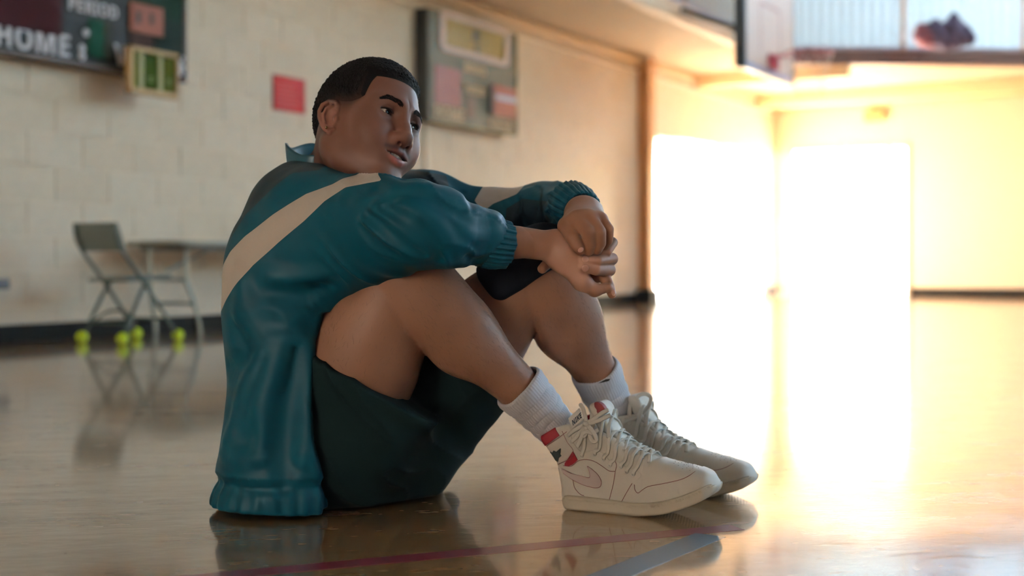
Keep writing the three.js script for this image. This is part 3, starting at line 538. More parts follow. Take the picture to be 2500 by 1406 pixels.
// ---- legs
const calfAxis = (k, a, t) => mid(k, a, t);
function legField(hip, knee, ank, bulge) {                        // bulge: unit vector towards the back of the calf
  const sh = (t, o) => mid(knee, ank, t).addScaledVector(bulge, o);
  const thigh = blend([[cap(hip, mid(hip, knee, 0.55), 0.098, 0.083), 0], [cap(mid(hip, knee, 0.5), mid(hip, knee, 0.98), 0.085, 0.054), 0.06], [cap(mid(hip, knee, 0.2).addScaledVector(bulge, -0.01), mid(hip, knee, 0.7), 0.088, 0.07), 0.05]]);
  const shin = blend([[cap(knee, mid(knee, ank, 0.3), 0.052, 0.05), 0], [cap(sh(0.04, 0.020).add(V(0, 0, 0.012)), sh(0.16, 0.023).add(V(0, 0, 0.012)), 0.046, 0.053), 0.03], [cap(sh(0.14, 0.021).add(V(0, 0, 0.008)), sh(0.38, 0.02), 0.055, 0.055), 0.05], [cap(sh(0.38, 0.014), sh(0.72, 0.002), 0.051, 0.034), 0.04], [cap(mid(knee, ank, 0.7), ank, 0.0345, 0.033), 0.02], [cap(sh(0.10, -0.030), sh(0.62, -0.013), 0.022, 0.017), 0.035]]);
  const kneeB = blend([[cap(mid(knee, hip, 0.06), mid(knee, ank, 0.05), 0.056, 0.053), 0], [ell(knee.clone().addScaledVector(bulge, -0.026), [0.034, 0.036, 0.034]), 0.03]]);
  return (x, y, z) => smin(smin(thigh(x, y, z), shin(x, y, z), 0.003), kneeB(x, y, z), 0.006);
}
const backOf = (hip, knee, ank) => { const a = ank.clone().sub(knee).normalize(), h = hip.clone().sub(knee).normalize(); return h.addScaledVector(a, -h.dot(a)).normalize(); };
const bulgeR = backOf(J.hipR, J.kneeR, J.ankR), bulgeL = backOf(J.hipL, J.kneeL, J.ankL);
const legR = legField(J.hipR, J.kneeR, J.ankR, bulgeR), legL = legField(J.hipL, J.kneeL, J.ankL, bulgeL);
const armR = blend([[chain([J.shR.clone().add(V(0.01, -0.03, 0)), J.elR], [0.045, 0.04]), 0], [chain([J.elR.clone().add(V(0, -0.012, 0)), mid(J.elR, J.wrR, 0.3).add(V(0, -0.008, 0)), mid(J.elR, J.wrR, 0.72).add(V(0, -0.002, 0)), mid(J.elR, J.wrR, 0.95)], [0.040, 0.036, 0.0285, 0.0195]), 0.02]]);
const armL = blend([[chain([J.shL.clone().add(V(0, -0.012, 0)), J.elL], [0.042, 0.038]), 0], [chain([J.elL, mid(J.elL, J.wrL, 0.3), J.wrL], [0.043, 0.044, 0.031]), 0.03]]);
const trunk = blend([
  [cap(J.hipR, J.hipL, 0.09, 0.09), 0], [cap(mid(J.hipR, J.hipL, 0.5), J.waist.clone().add(V(0, 0, 0)), 0.1, 0.1), 0.08], [cap(J.waist, J.chest, 0.1, 0.11), 0.08],
  [cap(J.chest.clone().addScaledVector(LAT, -0.08), J.chest.clone().addScaledVector(LAT, 0.08), 0.085), 0.08], [cap(J.shR.clone().add(V(0.02, -0.04, 0)), J.shL.clone().add(V(0, -0.03, 0)), 0.035), 0.06], [cap(J.neck.clone().addScaledVector(UP, -0.06), J.neck, 0.07, 0.056), 0.05]]);
const bodyField = (x, y, z) => {
  let d = smin(trunk(x, y, z), Math.min(legR(x, y, z), legL(x, y, z)), 0.02); d = smin(d, armR(x, y, z), 0.03); return smin(d, armL(x, y, z), 0.03);
};

// ---- head, in its own axes: x to his left, y up, z forwards
const neckL = toHead(J.neck), neckLow = toHead(J.neck.clone().add(V(-0.01, -0.05, 0)));
const eyeC = V(0.0325, 0.018, 0.0752);
const headHalf = blend([
  [ell(V(0, 0.046, -0.014), [0.0745, 0.094, 0.093]), 0],
  [ell(V(0, 0.055, 0.03), [0.06, 0.06, 0.063]), 0.03],
  [ell(V(0, -0.02, 0.034), [0.057, 0.07, 0.055]), 0.03],
  [ell(V(0, -0.058, 0.03), [0.05, 0.046, 0.054]), 0.03],
  [cap(V(0.05, -0.03, -0.004), V(0.046, -0.062, 0.012), 0.02, 0.019), 0.025],
  [cap(V(0.046, -0.062, 0.012), V(0.016, -0.1, 0.078), 0.017, 0.015), 0.026],
  [ell(V(0, -0.096, 0.083), [0.024, 0.018, 0.018]), 0.02],
  [ell(V(0.045, -0.008, 0.0585), [0.022, 0.022, 0.02]), 0.045],
  [ell(V(0.037, -0.032, 0.073), [0.019, 0.02, 0.015]), 0.036],
  [cap(V(0.01, 0.036, 0.0935), V(0.045, 0.037, 0.072), 0.0085, 0.009), 0.028],
  [ell(V(0.031, 0.0175, 0.103), [0.018, 0.0125, 0.0165]), 0.016, -1],
  [ell(V(0.012, 0.021, 0.108), [0.006, 0.012, 0.01]), 0.012, -1],
  [cap(V(0, 0.034, 0.0895), V(0, -0.004, 0.106), 0.0085, 0.0095), 0.016],
  [cap(V(0, -0.004, 0.105), V(0, -0.0225, 0.1135), 0.0095, 0.0132), 0.01],
  [ell(V(0.0152, -0.0265, 0.1015), [0.009, 0.0092, 0.012]), 0.011],
  [cap(V(0, -0.032, 0.108), V(0, -0.037, 0.101), 0.005, 0.005), 0.008],
  [ell(V(0.009, -0.0345, 0.1055), [0.005, 0.0052, 0.0072]), 0.003, -1],
  [ell(V(0, -0.056, 0.081), [0.034, 0.026, 0.02]), 0.022],
]);
const mouthTop = [V(0.0335, -0.0515, 0.0775), V(0.02, -0.0495, 0.0945), V(0.006, -0.0472, 0.1025), V(0, -0.0482, 0.1032)];
const mouthLow = [V(0.033, -0.0535, 0.0775), V(0.02, -0.0612, 0.0942), V(0.008, -0.0655, 0.1005), V(0, -0.0665, 0.1015)];
const lipTop = chain(mouthTop, [0.0022, 0.0042, 0.0052, 0.0046]), lipLow = chain(mouthLow, [0.0022, 0.0044, 0.0057, 0.0059]);
const lidS = (x, y, z) => { const dx = x - eyeC.x, dy = y - eyeC.y, dz = z - eyeC.z; return Math.sqrt(dx * dx + dy * dy + dz * dz) - 0.0146; };
const eyeSlit = (x, y) => { const u = x - eyeC.x, v = y - eyeC.y - u * 0.06, R1 = 0.0275, R2 = 0.040; return Math.max(Math.hypot(u, v + R1 - 0.0044) - R1, Math.hypot(u, v - R2 + 0.003) - R2); };
const crease = chain([V(0.019, 0.021, 0.089), V(0.026, 0.027, 0.0915), V(0.036, 0.0277, 0.0895), V(0.045, 0.0225, 0.0835)], [0.0012, 0.0018, 0.0018, 0.0012]);
const smileFold = chain([V(0.0185, -0.024, 0.102), V(0.0285, -0.038, 0.0955), V(0.0355, -0.052, 0.087), V(0.0365, -0.062, 0.081)], [0.001, 0.0017, 0.0018, 0.001]);
const mouthCut = (x, y, z) => { const w = 0.0285, t = clamp(Math.abs(x) / w, 0, 1), open = 0.0046 * (1 - t * t) - 0.0008, yc = -0.0562 + t * t * 0.0026; return Math.max(Math.abs(y - yc) - open, Math.abs(x) - w, 0.082 - z); };
const neckF = cap(V(0, -0.02, -0.028), neckL, 0.056, 0.058), neckF2 = cap(neckL, neckLow, 0.058, 0.07);
const sternoR = cap(V(-0.05, -0.045, -0.02), toHead(at(905, 455, 2.40)), 0.014, 0.012);
// ear, in a plane turned a little outwards
function earField(side) {
  const o = V(side * 0.0735, 0.001, -0.012), out = V(side * 0.93, 0.06, 0.36).normalize(), up = V(side * -0.06, 0.985, -0.16).normalize(), fw = up.clone().cross(out).normalize(); if (fw.z < 0) fw.negate();
  up.copy(out.clone().cross(fw).normalize()); if (up.y < 0) up.negate();
  const Q = (p, q, r = 0) => o.clone().addScaledVector(fw, p).addScaledVector(up, q).addScaledVector(out, r);
  const helix = chain([Q(0.006, 0.004, 0.004), Q(0.0145, 0.012, 0.006), Q(0.0155, 0.022, 0.007), Q(0.008, 0.031, 0.0085), Q(-0.004, 0.033, 0.0105), Q(-0.0145, 0.025, 0.013), Q(-0.0185, 0.012, 0.014), Q(-0.017, -0.002, 0.013), Q(-0.0115, -0.014, 0.011), Q(-0.004, -0.023, 0.009), Q(0.004, -0.0275, 0.0075), Q(0.0095, -0.024, 0.005)], [0.0026, 0.003, 0.0034, 0.0036, 0.0038, 0.0038, 0.0038, 0.0036, 0.0038, 0.0052, 0.0058, 0.004]);
  const plate = ell(Q(-0.001, 0.004, 0.0055), [0.0155, 0.0285, 0.004], [fw, up, out]);
  const anti = chain([Q(0.004, 0.022, 0.0105), Q(-0.006, 0.016, 0.0125), Q(-0.0095, 0.004, 0.0135), Q(-0.006, -0.01, 0.012)], [0.0022, 0.003, 0.0032, 0.0028]);
  const concha = ell(Q(0.0035, -0.001, 0.010), [0.0088, 0.0125, 0.0068], [fw, up, out]);
  const tragus = ell(Q(0.0125, -0.003, 0.006), [0.004, 0.0055, 0.0045], [fw, up, out]);
  const root = ell(Q(0.007, 0.002, -0.003), [0.012, 0.022, 0.007], [fw, up, out]);
  return { f: blend([[plate, 0], [helix, 0.006], [anti, 0.005], [concha, 0.005, -1], [tragus, 0.004], [root, 0.006]]), lobe: Q(0.004, -0.0265, 0.0135), out };
}
const earR = earField(-1), earL = earField(1);
const headField = (x, y, z) => {
  const ax = Math.abs(x); let d = headHalf(ax, y, z);
  d = smin(d, lipTop(ax, y, z), 0.005); d = smin(d, lipLow(ax, y, z), 0.006);
  
  d = smax(d, -mouthCut(x, y, z), 0.0022);
  const ey = lidS(ax, y, z); if (ey < 0.03) { d = smin(d, ey, 0.006); d = smax(d, -crease(ax, y, z), 0.0025); if (z > 0.07) d = smax(d, -Math.max(eyeSlit(ax, y), 0.07 - z), 0.0012); }
  d = smin(d, neckF(x, y, z), 0.045); d = smin(d, neckF2(x, y, z), 0.02); d = smin(d, sternoR(x, y, z), 0.03);
  if (x < -0.05) d = smin(d, earR.f(x, y, z), 0.004); else if (x > 0.05) d = smin(d, earL.f(x, y, z), 0.004);
  return d;
};
// ---- hands: chains of finger bones placed where the photograph shows them
const fing = (pts, r) => chain(pts.map((p) => at(...p)), r);
const knuckle = (p, r) => { const c = at(...p); return (x, y, z) => Math.hypot(x - c.x, y - c.y, z - c.z) - r; };
// right hand: palm to the camera, thumb low, fingers folded back over the palm
const handR = (() => {
  const wr = J.wrR, palm = [
    [cap(at(1262, 590, 2.222), at(1362, 604, 2.248), 0.0272, 0.0255), 0],
    [cap(at(1362, 590, 2.248), at(1452, 598, 2.292), 0.017, 0.0125), 0.022],
    [cap(at(1366, 602, 2.25), at(1455, 628, 2.292), 0.018, 0.0135), 0.02],
    [cap(at(1368, 615, 2.25), at(1448, 655, 2.288), 0.018, 0.0135), 0.02],
    [cap(at(1368, 628, 2.25), at(1436, 678, 2.282), 0.018, 0.013), 0.02],
    [cap(at(1378, 640, 2.235), at(1420, 686, 2.232), 0.019, 0.0155), 0.022],
    [cap(at(1385, 610, 2.232), at(1412, 640, 2.236), 0.014, 0.014), 0.02],
    [cap(at(1420, 688, 2.232), at(1452, 708, 2.236), 0.0138, 0.0112), 0.012],
    [cap(at(1452, 708, 2.236), at(1484, 702, 2.24), 0.0112, 0.0082), 0.006]];
  const f1 = fing([[1436, 676, 2.285], [1474, 674, 2.26], [1487, 698, 2.248], [1494, 718, 2.244]], [0.0118, 0.0112, 0.0095, 0.0078]);
  const f2 = fing([[1448, 653, 2.29], [1488, 659, 2.262], [1456, 659, 2.226], [1424, 651, 2.219]], [0.0122, 0.0112, 0.0098, 0.0085]);
  const f3 = fing([[1455, 627, 2.295], [1494, 632, 2.264], [1460, 636, 2.226], [1424, 634, 2.22]], [0.0118, 0.011, 0.0095, 0.0082]);
  const f4 = fing([[1456, 600, 2.298], [1495, 592, 2.27], [1482, 614, 2.243], [1456, 613, 2.236]], [0.0105, 0.0098, 0.0085, 0.0074]);
  const base = blend(palm);
  return (x, y, z) => { let d = base(x, y, z); for (const f of [f1, f2, f3, f4]) { const e = f(x, y, z); d = smin(d, e, 0.0035); } return d; };
})();
// left hand: laid over the right wrist from above, fingers hanging down over it
const handL = (() => {
  const base = blend([
    [cap(J.wrL, at(1424, 520, 2.32), 0.031, 0.029), 0],
    [cap(at(1412, 522, 2.32), at(1382, 553, 2.238), 0.018, 0.0145), 0.025], [cap(at(1422, 520, 2.32), at(1408, 535, 2.226), 0.018, 0.0145), 0.022],
    [cap(at(1432, 520, 2.32), at(1436, 531, 2.226), 0.018, 0.014), 0.022], [cap(at(1442, 524, 2.32), at(1466, 537, 2.236), 0.017, 0.013), 0.022],
    [cap(at(1405, 560, 2.30), at(1352, 628, 2.285), 0.016, 0.0115), 0.02], [cap(at(1352, 628, 2.285), at(1324, 656, 2.262), 0.0112, 0.0085), 0.008]]);
  const f1 = fing([[1382, 551, 2.238], [1399, 581, 2.206], [1411, 603, 2.204], [1417, 611, 2.21]], [0.0142, 0.0122, 0.0106, 0.0088]);
  const f2 = fing([[1408, 534, 2.226], [1436, 566, 2.198], [1440, 594, 2.206], [1437, 612, 2.216]], [0.0142, 0.0125, 0.0106, 0.009]);
  const f3 = fing([[1436, 530, 2.226], [1463, 566, 2.202], [1465, 594, 2.212], [1458, 610, 2.222]], [0.0136, 0.0118, 0.0102, 0.0088]);
  const f4 = fing([[1466, 536, 2.236], [1484, 560, 2.218], [1484, 586, 2.226], [1476, 600, 2.234]], [0.0118, 0.0105, 0.0092, 0.008]);
  return (x, y, z) => { let d = base(x, y, z); for (const f of [f1, f2, f3, f4]) { const e = f(x, y, z); d = smin(d, e, 0.0045); } return d; };
})();

// ---- the skin: one body, its trunk on a coarse grid, head and hands on fine ones
function bounds(pts, pad) { const b = new THREE.Box3(); for (const p of pts) b.expandByPoint(p); return [b.min.subScalar(pad), b.max.addScalar(pad)]; }
const meshBody = sdfMesh(bodyField, ...bounds([J.hipR, J.hipL, J.kneeR, J.kneeL, J.ankR, J.ankL, J.shR, J.shL, J.elL, J.elR, J.wrR, J.wrL, J.neck], 0.13), 0.0065);
const meshHead = sdfMesh(headField, V(-0.105, -0.2, -0.16), V(0.105, 0.14, 0.135), 0.0021);
const meshHandR = sdfMesh(handR, ...bounds([at(1262, 590, 2.222), at(1330, 598, 2.24), at(1500, 728, 2.24), at(1455, 570, 2.31)], 0.035), 0.0019);
const meshHandL = sdfMesh(handL, ...bounds([J.wrL, at(1484, 600, 2.22), at(1324, 656, 2.26), at(1382, 540, 2.2)], 0.035), 0.0019);
const hairPoly = poly2([[-0.2, -0.068], [-0.06, -0.066], [-0.043, -0.045], [-0.034, 0.034], [0.0, 0.038], [0.004, 0.036], [0.016, 0.034], [0.03, 0.033], [0.046, 0.036], [0.0555, 0.042], [0.0575, 0.068], [0.0595, 0.0855], [0.10, 0.089], [0.25, 0.095], [0.25, 0.4], [-0.2, 0.4]]);
const lipDist = (x, y, z) => { const ax = Math.abs(x); return Math.min(lipTop(ax, y, z), lipLow(ax, y, z)); };
const faceColour = (x, y, z, nx, ny, nz) => {
  const ax = Math.abs(x); let c = mix3(SKIN_FACE, SKIN_DEEP, 0.25 * (noise3(x * 40, y * 40, z * 40) * 0.5 + 0.5));
  c = mix3(c, SKIN_RED, 0.45 * Math.exp(-((ax - 0.036) ** 2 + (y + 0.025) ** 2) / 0.0004) * (z > 0.04 ? 1 : 0));
  if (x < -0.06 && z < 0.03) c = mix3(c, lin(0x9a6a5c), 0.55 * sstep(0.004, 0.0, earR.f(x, y, z)) * sstep(-0.0725, -0.078, x));
  const spot = noise3(x * 260, y * 260, z * 260); if (spot > 0.62) c = mix3(c, SKIN_DEEP, (spot - 0.62) * 1.2);
  if (z > 0.06) {
    const l = lipDist(x, y, z); c = mix3(c, y > -0.056 ? lin(0x6f423a) : lin(0x8c5048), 1 - sstep(0.0002, 0.0032, l));
    const m = Math.exp(-((y + 0.0415 + ax * 0.16) ** 2) / 0.000028) * (ax < 0.03 ? 1 : Math.exp(-(ax - 0.03) * 250)) * (ax > 0.002 ? 1 : 0.6); c = mix3(c, lin(0x2c1c18), 0.8 * m);   // thin moustache
    const g = Math.exp(-((y + 0.1) ** 2 + x * x * 0.5) / 0.0003) * 0.25; c = mix3(c, lin(0x4a3026), g);
    if (ey(ax, y, z) < 0.0165 && Math.abs(eyeSlit(ax, y)) < 0.0014) c = mix3(c, lin(0x2a1812), 0.75);
    c = mix3(c, SKIN_DEEP, 0.5 * Math.exp(-((ax - 0.031) ** 2 * 0.6 + (y - 0.0085) ** 2) / 0.00008));
  }
  const s = hairEdge(ax, y, z); if (s > -0.03 && z < 0.09) c = mix3(c, lin(0x1b1310), 0.85 * sstep(lerp(-0.03, -0.003, sstep(0.02, 0.054, z)), 0.006, s) * (z < 0 && y < 0.03 ? 0.5 : 1));            // short stubble where the hair fades out
  if (mouthCut(x, y, z) < 0.0006 && z < 0.096) c = lin(0x2a0f0f);
  return c;
};
function ey(x, y, z) { return Math.hypot(x - eyeC.x, y - eyeC.y, z - eyeC.z); }
// > 0 where hair grows: boundary in the side view
function hairEdge(ax, y, z) {
  return -hairPoly(z, y);
}
const meshHeadW = moveMesh(meshHead, headM);
const headInv = (x, y, z) => V(x, y, z).applyMatrix4(headI);
const geoHead = toGeo(meshHeadW, (x, y, z) => { const p = headInv(x, y, z); return faceColour(p.x, p.y, p.z); });
const palmC = at(1400, 640, 2.215);
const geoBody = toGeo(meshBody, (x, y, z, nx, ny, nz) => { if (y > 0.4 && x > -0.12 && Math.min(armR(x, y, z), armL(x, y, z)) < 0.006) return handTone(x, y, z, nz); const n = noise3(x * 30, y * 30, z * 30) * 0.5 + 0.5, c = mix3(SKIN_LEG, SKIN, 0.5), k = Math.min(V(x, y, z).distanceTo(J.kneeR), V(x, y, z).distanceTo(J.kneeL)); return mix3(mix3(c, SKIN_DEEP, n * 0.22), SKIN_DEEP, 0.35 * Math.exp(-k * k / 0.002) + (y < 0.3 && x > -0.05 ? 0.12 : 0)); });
const handColour = (x, y, z, nx, ny, nz) => { const n = noise3(x * 60, y * 60, z * 60) * 0.5 + 0.5; return mix3(SKIN, SKIN_DEEP, 0.2 * n); };
function handTone(x, y, z, nz) { const p = Math.exp(-V(x, y, z).distanceToSquared(palmC) / 0.003), n = noise3(x * 60, y * 60, z * 60) * 0.5 + 0.5; return mix3(mix3(SKIN, SKIN_DEEP, 0.12 * n), PALM, clamp(p * 1.2, 0, 0.9) * clamp(nz * 2, 0, 1)); }
const geoHandR = toGeo(meshHandR, (x, y, z, nx, ny, nz) => handTone(x, y, z, nz));
const geoHandL = toGeo(meshHandL, handColour);
const skinMat = new THREE.MeshPhysicalMaterial({ color: 0xebe8e6, vertexColors: true, roughness: 0.52, specularIntensity: 0.55, clearcoat: 0.04, clearcoatRoughness: 0.35 });
mesh('body', mergeGeometries([geoHead, geoBody, geoHandR, geoHandL]), skinMat, person);

// ---- eyes, brows, lashes, teeth, nails, stud
const inHead = (m) => { m.applyMatrix4(headM); return m; };
for (const sd of [-1, 1]) {
  const c = V(sd * eyeC.x, eyeC.y, eyeC.z), gaze = V(0.17, -0.02, 1).normalize();
  const ball = new THREE.SphereGeometry(0.0124, 40, 30); ball.rotateX(Math.PI / 2); ball.applyQuaternion(new THREE.Quaternion().setFromUnitVectors(V(0, 0, 1), gaze));
  const pos = ball.attributes.position, col = new Float32Array(pos.count * 3);
  for (let i = 0; i < pos.count; i++) { const d = V(pos.getX(i), pos.getY(i), pos.getZ(i)).normalize().dot(gaze), a = Math.acos(clamp(d, -1, 1)); const k = a < 0.2 ? lin(0x050404) : a < 0.5 ? lin(0x2a170e) : mix3(lin(0x2a170e), lin(0xcfc4b8), sstep(0.5, 0.56, a)); col.set(k, i * 3); }
  ball.setAttribute('color', new THREE.BufferAttribute(col, 3)); ball.translate(c.x, c.y, c.z);
  mesh('eye', inHead(ball), new THREE.MeshPhysicalMaterial({ vertexColors: true, roughness: 0.25, specularIntensity: 0.35, clearcoat: 0.15, clearcoatRoughness: 0.05 }), person);
}
function bristles(list, r, sides = 3) { return merge(list.map(([a, b]) => rod(a, b, r, r * 0.35, sides))); }
const hairMat = new THREE.MeshPhysicalMaterial({ color: 0x080606, roughness: 0.8, specularIntensity: 0.35 });
const onHead = (x, y, zs = 0.2) => ray(headField, V(x, y, zs), V(0, 0, -1), 0, 0.25) || V(x, y, 0.07);
for (const sd of [-1, 1]) {
  const list = [];
  for (let i = 0; i < 800; i++) {
    const t = rnd(), w = (t < 0.7 ? 0.0046 : lerp(0.0046, 0.0012, (t - 0.7) / 0.3)) * (t < 0.08 ? 0.6 : 1), x = sd * lerp(0.0125, 0.0505, t), y = 0.0362 + 0.0075 * Math.sin(Math.min(t / 0.68, 1) * Math.PI / 2) - (t > 0.68 ? (t - 0.68) * 0.024 : 0) + (rnd() - 0.5) * 2 * w;
    const p = onHead(x, y), q = onHead(x + sd * 0.0045, y + (rnd() - 0.4) * 0.0022 + (t < 0.3 ? 0.002 : 0)); q.z += 0.0004; p.z -= 0.0004; list.push([p, q]);
  }
  mesh('eyebrow', inHead(bristles(list, 0.0003)), hairMat, person);
  const lash = []; for (let i = 0; i < 46; i++) { const u = lerp(-0.0125, 0.0135, i / 45), R1 = 0.0275, y = eyeC.y + u * 0.06 + Math.sqrt(R1 * R1 - u * u) - R1 + 0.0044, z = eyeC.z + Math.sqrt(Math.max(0.0146 ** 2 - u * u - (y - eyeC.y) ** 2, 0)); const p = V(sd * (eyeC.x + u), y, z), q = p.clone().add(V(sd * u * 0.14, 0.0018, 0.0058)); lash.push([p, q]); }
  mesh('eyelashes', inHead(bristles(lash, 0.0003)), hairMat, person);
}
{ const list = []; for (let i = 0; i < 10; i++) { const x = (i - 4.5) * 0.0059, w = [0.0056, 0.0056, 0.0058, 0.0060, 0.0072][i < 5 ? i : 9 - i] * 0.98, z = 0.0965 - (x / 0.03) ** 2 * 0.014, g = new RoundedBoxGeometry(w, 0.0086, 0.004, 3, 0.0018); g.rotateY(x * -14 * -1 * 0.9); g.translate(x, -0.0533, z); list.push(g); }
  for (const g of list) mesh('tooth', inHead(g), std(0xe2dcd0, 0.25), person);
  const gum = new THREE.SphereGeometry(1, 24, 16); gum.scale(0.024, 0.012, 0.016); gum.translate(0, -0.0585, 0.076); mesh('inner_mouth', inHead(gum), std(0x3a1414, 0.5), person); }
{ const g = new THREE.OctahedronGeometry(0.0027, 1); g.translate(earR.lobe.x - 0.0045, earR.lobe.y, earR.lobe.z + 0.001); mesh('ear_stud', inHead(g), new THREE.MeshPhysicalMaterial({ color: 0xe8d9a8, metalness: 0.9, roughness: 0.15 }), person); }
function nail(f, p, tip, w, l) {                                  // p: pixel and depth of the nail's middle; tip: where the finger points
  const c = at(...p), d = c.clone().sub(EYEP).normalize(), h = ray(f, EYEP, d, 2.0, 2.6); if (!h) return;
  const e = 0.001, n = V(f(h.x + e, h.y, h.z) - f(h.x - e, h.y, h.z), f(h.x, h.y + e, h.z) - f(h.x, h.y - e, h.z), f(h.x, h.y, h.z + e) - f(h.x, h.y, h.z - e)).normalize();
  const t = at(...tip).sub(c); t.addScaledVector(n, -t.dot(n)).normalize(); const s = t.clone().cross(n).normalize();
  const g = new THREE.SphereGeometry(1, 20, 14); g.scale(w, l, 0.0016); g.applyMatrix4(new THREE.Matrix4().makeBasis(s, t, n).setPosition(h.addScaledVector(n, -0.0003)));
  mesh('fingernail', g, std(0xb98a78, 0.3, { clearcoat: 0.5 }), person);
}
nail(handR, [1429, 655, 2.2], [1420, 652, 2.2], 0.0058, 0.0062); nail(handR, [1429, 632, 2.2], [1420, 633, 2.2], 0.0056, 0.0058); nail(handR, [1460, 612, 2.22], [1452, 613, 2.22], 0.005, 0.005); nail(handR, [1498, 714, 2.23], [1497, 724, 2.23], 0.004, 0.006); nail(handL, [1418, 610, 2.19], [1421, 620, 2.19], 0.0056, 0.005);

// ---- hair: a close crop of tight curls, thinning towards the ears and nape
{
  const skull = (x, y, z) => headHalf(Math.abs(x), y, z);
  const hairField = (x, y, z) => {
    const ax = Math.abs(x), e = hairEdge(ax, y, z), thick = clamp((e - 0.001) * lerp(0.22, 0.75, sstep(0.03, 0.055, z)) + 0.0004, -0.004, 0.0125) * lerp(1, 0.75, sstep(0.05, 0.08, z));
    let d = skull(x, y, z);
    const c = 0.0014 * Math.min(1, thick / 0.006), q = 235;
    return d - thick - c * (Math.abs(noise3(x * q, y * q, z * q)) * 1.7 + noise3(x * q * 2.1, y * q * 2.1, z * q * 2.1) * 0.6);
  };
  const m = sdfMesh((x, y, z) => Math.max(hairField(x, y, z), -hairEdge(Math.abs(x), y, z) * 0.8 - 0.001, (skull(x, y, z) + 0.004) * -1), V(-0.1, -0.08, -0.13), V(0.1, 0.155, 0.11), 0.0016, 1);
  const hc = new Float32Array(m.P.length), H0 = lin(0x080606), H1 = lin(0x2a1d17);
  for (let i = 0; i < m.P.length; i += 3) { const e = hairEdge(Math.abs(m.P[i]), m.P[i + 1], m.P[i + 2]); hc.set(mix3(H1, H0, m.P[i + 2] > 0.05 ? 1 : sstep(0, 0.016, e)), i); }
  const hg = toGeo(moveMesh(m, headM)); hg.setAttribute('color', new THREE.BufferAttribute(hc, 3));
  mesh('hair', hg, new THREE.MeshPhysicalMaterial({ vertexColors: true, roughness: 0.8, specularIntensity: 0.35 }), person);
}

// ---- fine dark hair on the bare legs
{
  const list = [], P = meshBody.P, N = meshBody.N;
  for (let tries = 0; tries < 26000 && list.length < 3400; tries++) {
    const i = Math.floor(rnd() * (P.length / 3)) * 3, p = V(P[i], P[i + 1], P[i + 2]), R = Math.abs(legR(p.x, p.y, p.z)) < 0.002, L = !R && Math.abs(legL(p.x, p.y, p.z)) < 0.002; if (!R && !L) continue;
    const k = R ? J.kneeR : J.kneeL, a = R ? J.ankR : J.ankL, h = R ? J.hipR : J.hipL, ax = a.clone().sub(k), t = p.clone().sub(k).dot(ax) / ax.lengthSq(), th = h.clone().sub(k), q = p.clone().sub(k).dot(th) / th.lengthSq();
    const onShin = t > 0.02 && t < 0.7 && t > q; if (!onShin && (q < 0.08 || q > 0.6 || rnd() > 0.35)) continue;
    const n = V(N[i], N[i + 1], N[i + 2]), dir = (onShin ? ax : th.clone().negate()).clone().normalize().addScaledVector(V(rnd() - 0.5, rnd() - 0.5, rnd() - 0.5), 1.1); dir.addScaledVector(n, -dir.dot(n)).normalize();
    const len = 0.005 + rnd() * 0.007; p.addScaledVector(V(rnd() - 0.5, rnd() - 0.5, rnd() - 0.5), 0.004); p.addScaledVector(n, -(R ? legR : legL)(p.x, p.y, p.z));
    list.push([p, p.clone().addScaledVector(dir, len).addScaledVector(n, 0.0018)]);
  }
  mesh('leg_hair', bristles(list, 0.00011), std(0x2a1c16, 0.7), person).userData.kind = 'stuff';
}
// ---------------------------------------------------------------- clothes
const XY = (px, py, d) => { const p = at(px, py, d); return [p.x, p.y]; };
const polyXY = (list, d) => poly2(list.map(([x, y]) => XY(x, y, d)));
const bar = (px, py, d, hw, r, r2 = r) => { const c = at(px, py, d); return cap(c.clone().addScaledVector(LAT, -hw), c.clone().addScaledVector(LAT, hw), r, r2); };
const cuffR0 = at(1180, 592, 2.20), cuffR1 = at(1232, 600, 2.215), cuffL0 = at(1398, 502, 2.41), cuffL1 = at(1428, 519, 2.365);
const jacketBase = blend([
  [bar(822, 575, 2.45, 0.09, 0.085), 0], [bar(806, 650, 2.44, 0.09, 0.116), 0.08], [bar(800, 780, 2.44, 0.09, 0.12), 0.08], [bar(810, 960, 2.44, 0.095, 0.118), 0.08], [bar(814, 1110, 2.445, 0.10, 0.12), 0.08], [bar(812, 1185, 2.45, 0.105, 0.126), 0.06],
  [cap(at(742, 466, 2.45), at(815, 482, 2.54), 0.05, 0.05), 0.08], [cap(at(734, 525, 2.40), at(745, 605, 2.38), 0.07, 0.09), 0.08], [cap(at(775, 505, 2.36), J.shR.clone().add(V(0.01, -0.022, 0)), 0.06, 0.062), 0.06],
  [chain([J.shR.clone().add(V(0.02, -0.03, 0)), at(880, 528, 2.235), J.elR.clone().add(V(0, 0.006, 0))], [0.07, 0.071, 0.068]), 0.06], [chain([J.elR, at(1100, 560, 2.165), at(1165, 576, 2.19), cuffR0], [0.068, 0.062, 0.052, 0.043]), 0.03],
  [cap(at(775, 640, 2.34), at(925, 575, 2.215), 0.075, 0.07), 0.06], [cap(at(800, 700, 2.37), at(900, 590, 2.25), 0.06, 0.06), 0.05],
  [cap(at(950, 510, 2.56), J.shL, 0.058, 0.062), 0.06], [chain([J.shL.clone().add(V(0, -0.012, 0)), at(1180, 524, 2.60), J.elL], [0.058, 0.052, 0.062]), 0.05], [chain([J.elL, at(1395, 528, 2.48), cuffL0], [0.066, 0.058, 0.043]), 0.04],
  [cap(at(905, 560, 2.40), at(960, 640, 2.45), 0.1, 0.09), 0.06], [chain([at(880, 880, 2.62), at(1050, 1000, 2.64), at(1096, 1120, 2.64)], [0.05, 0.04, 0.024]), 0.03],
]);
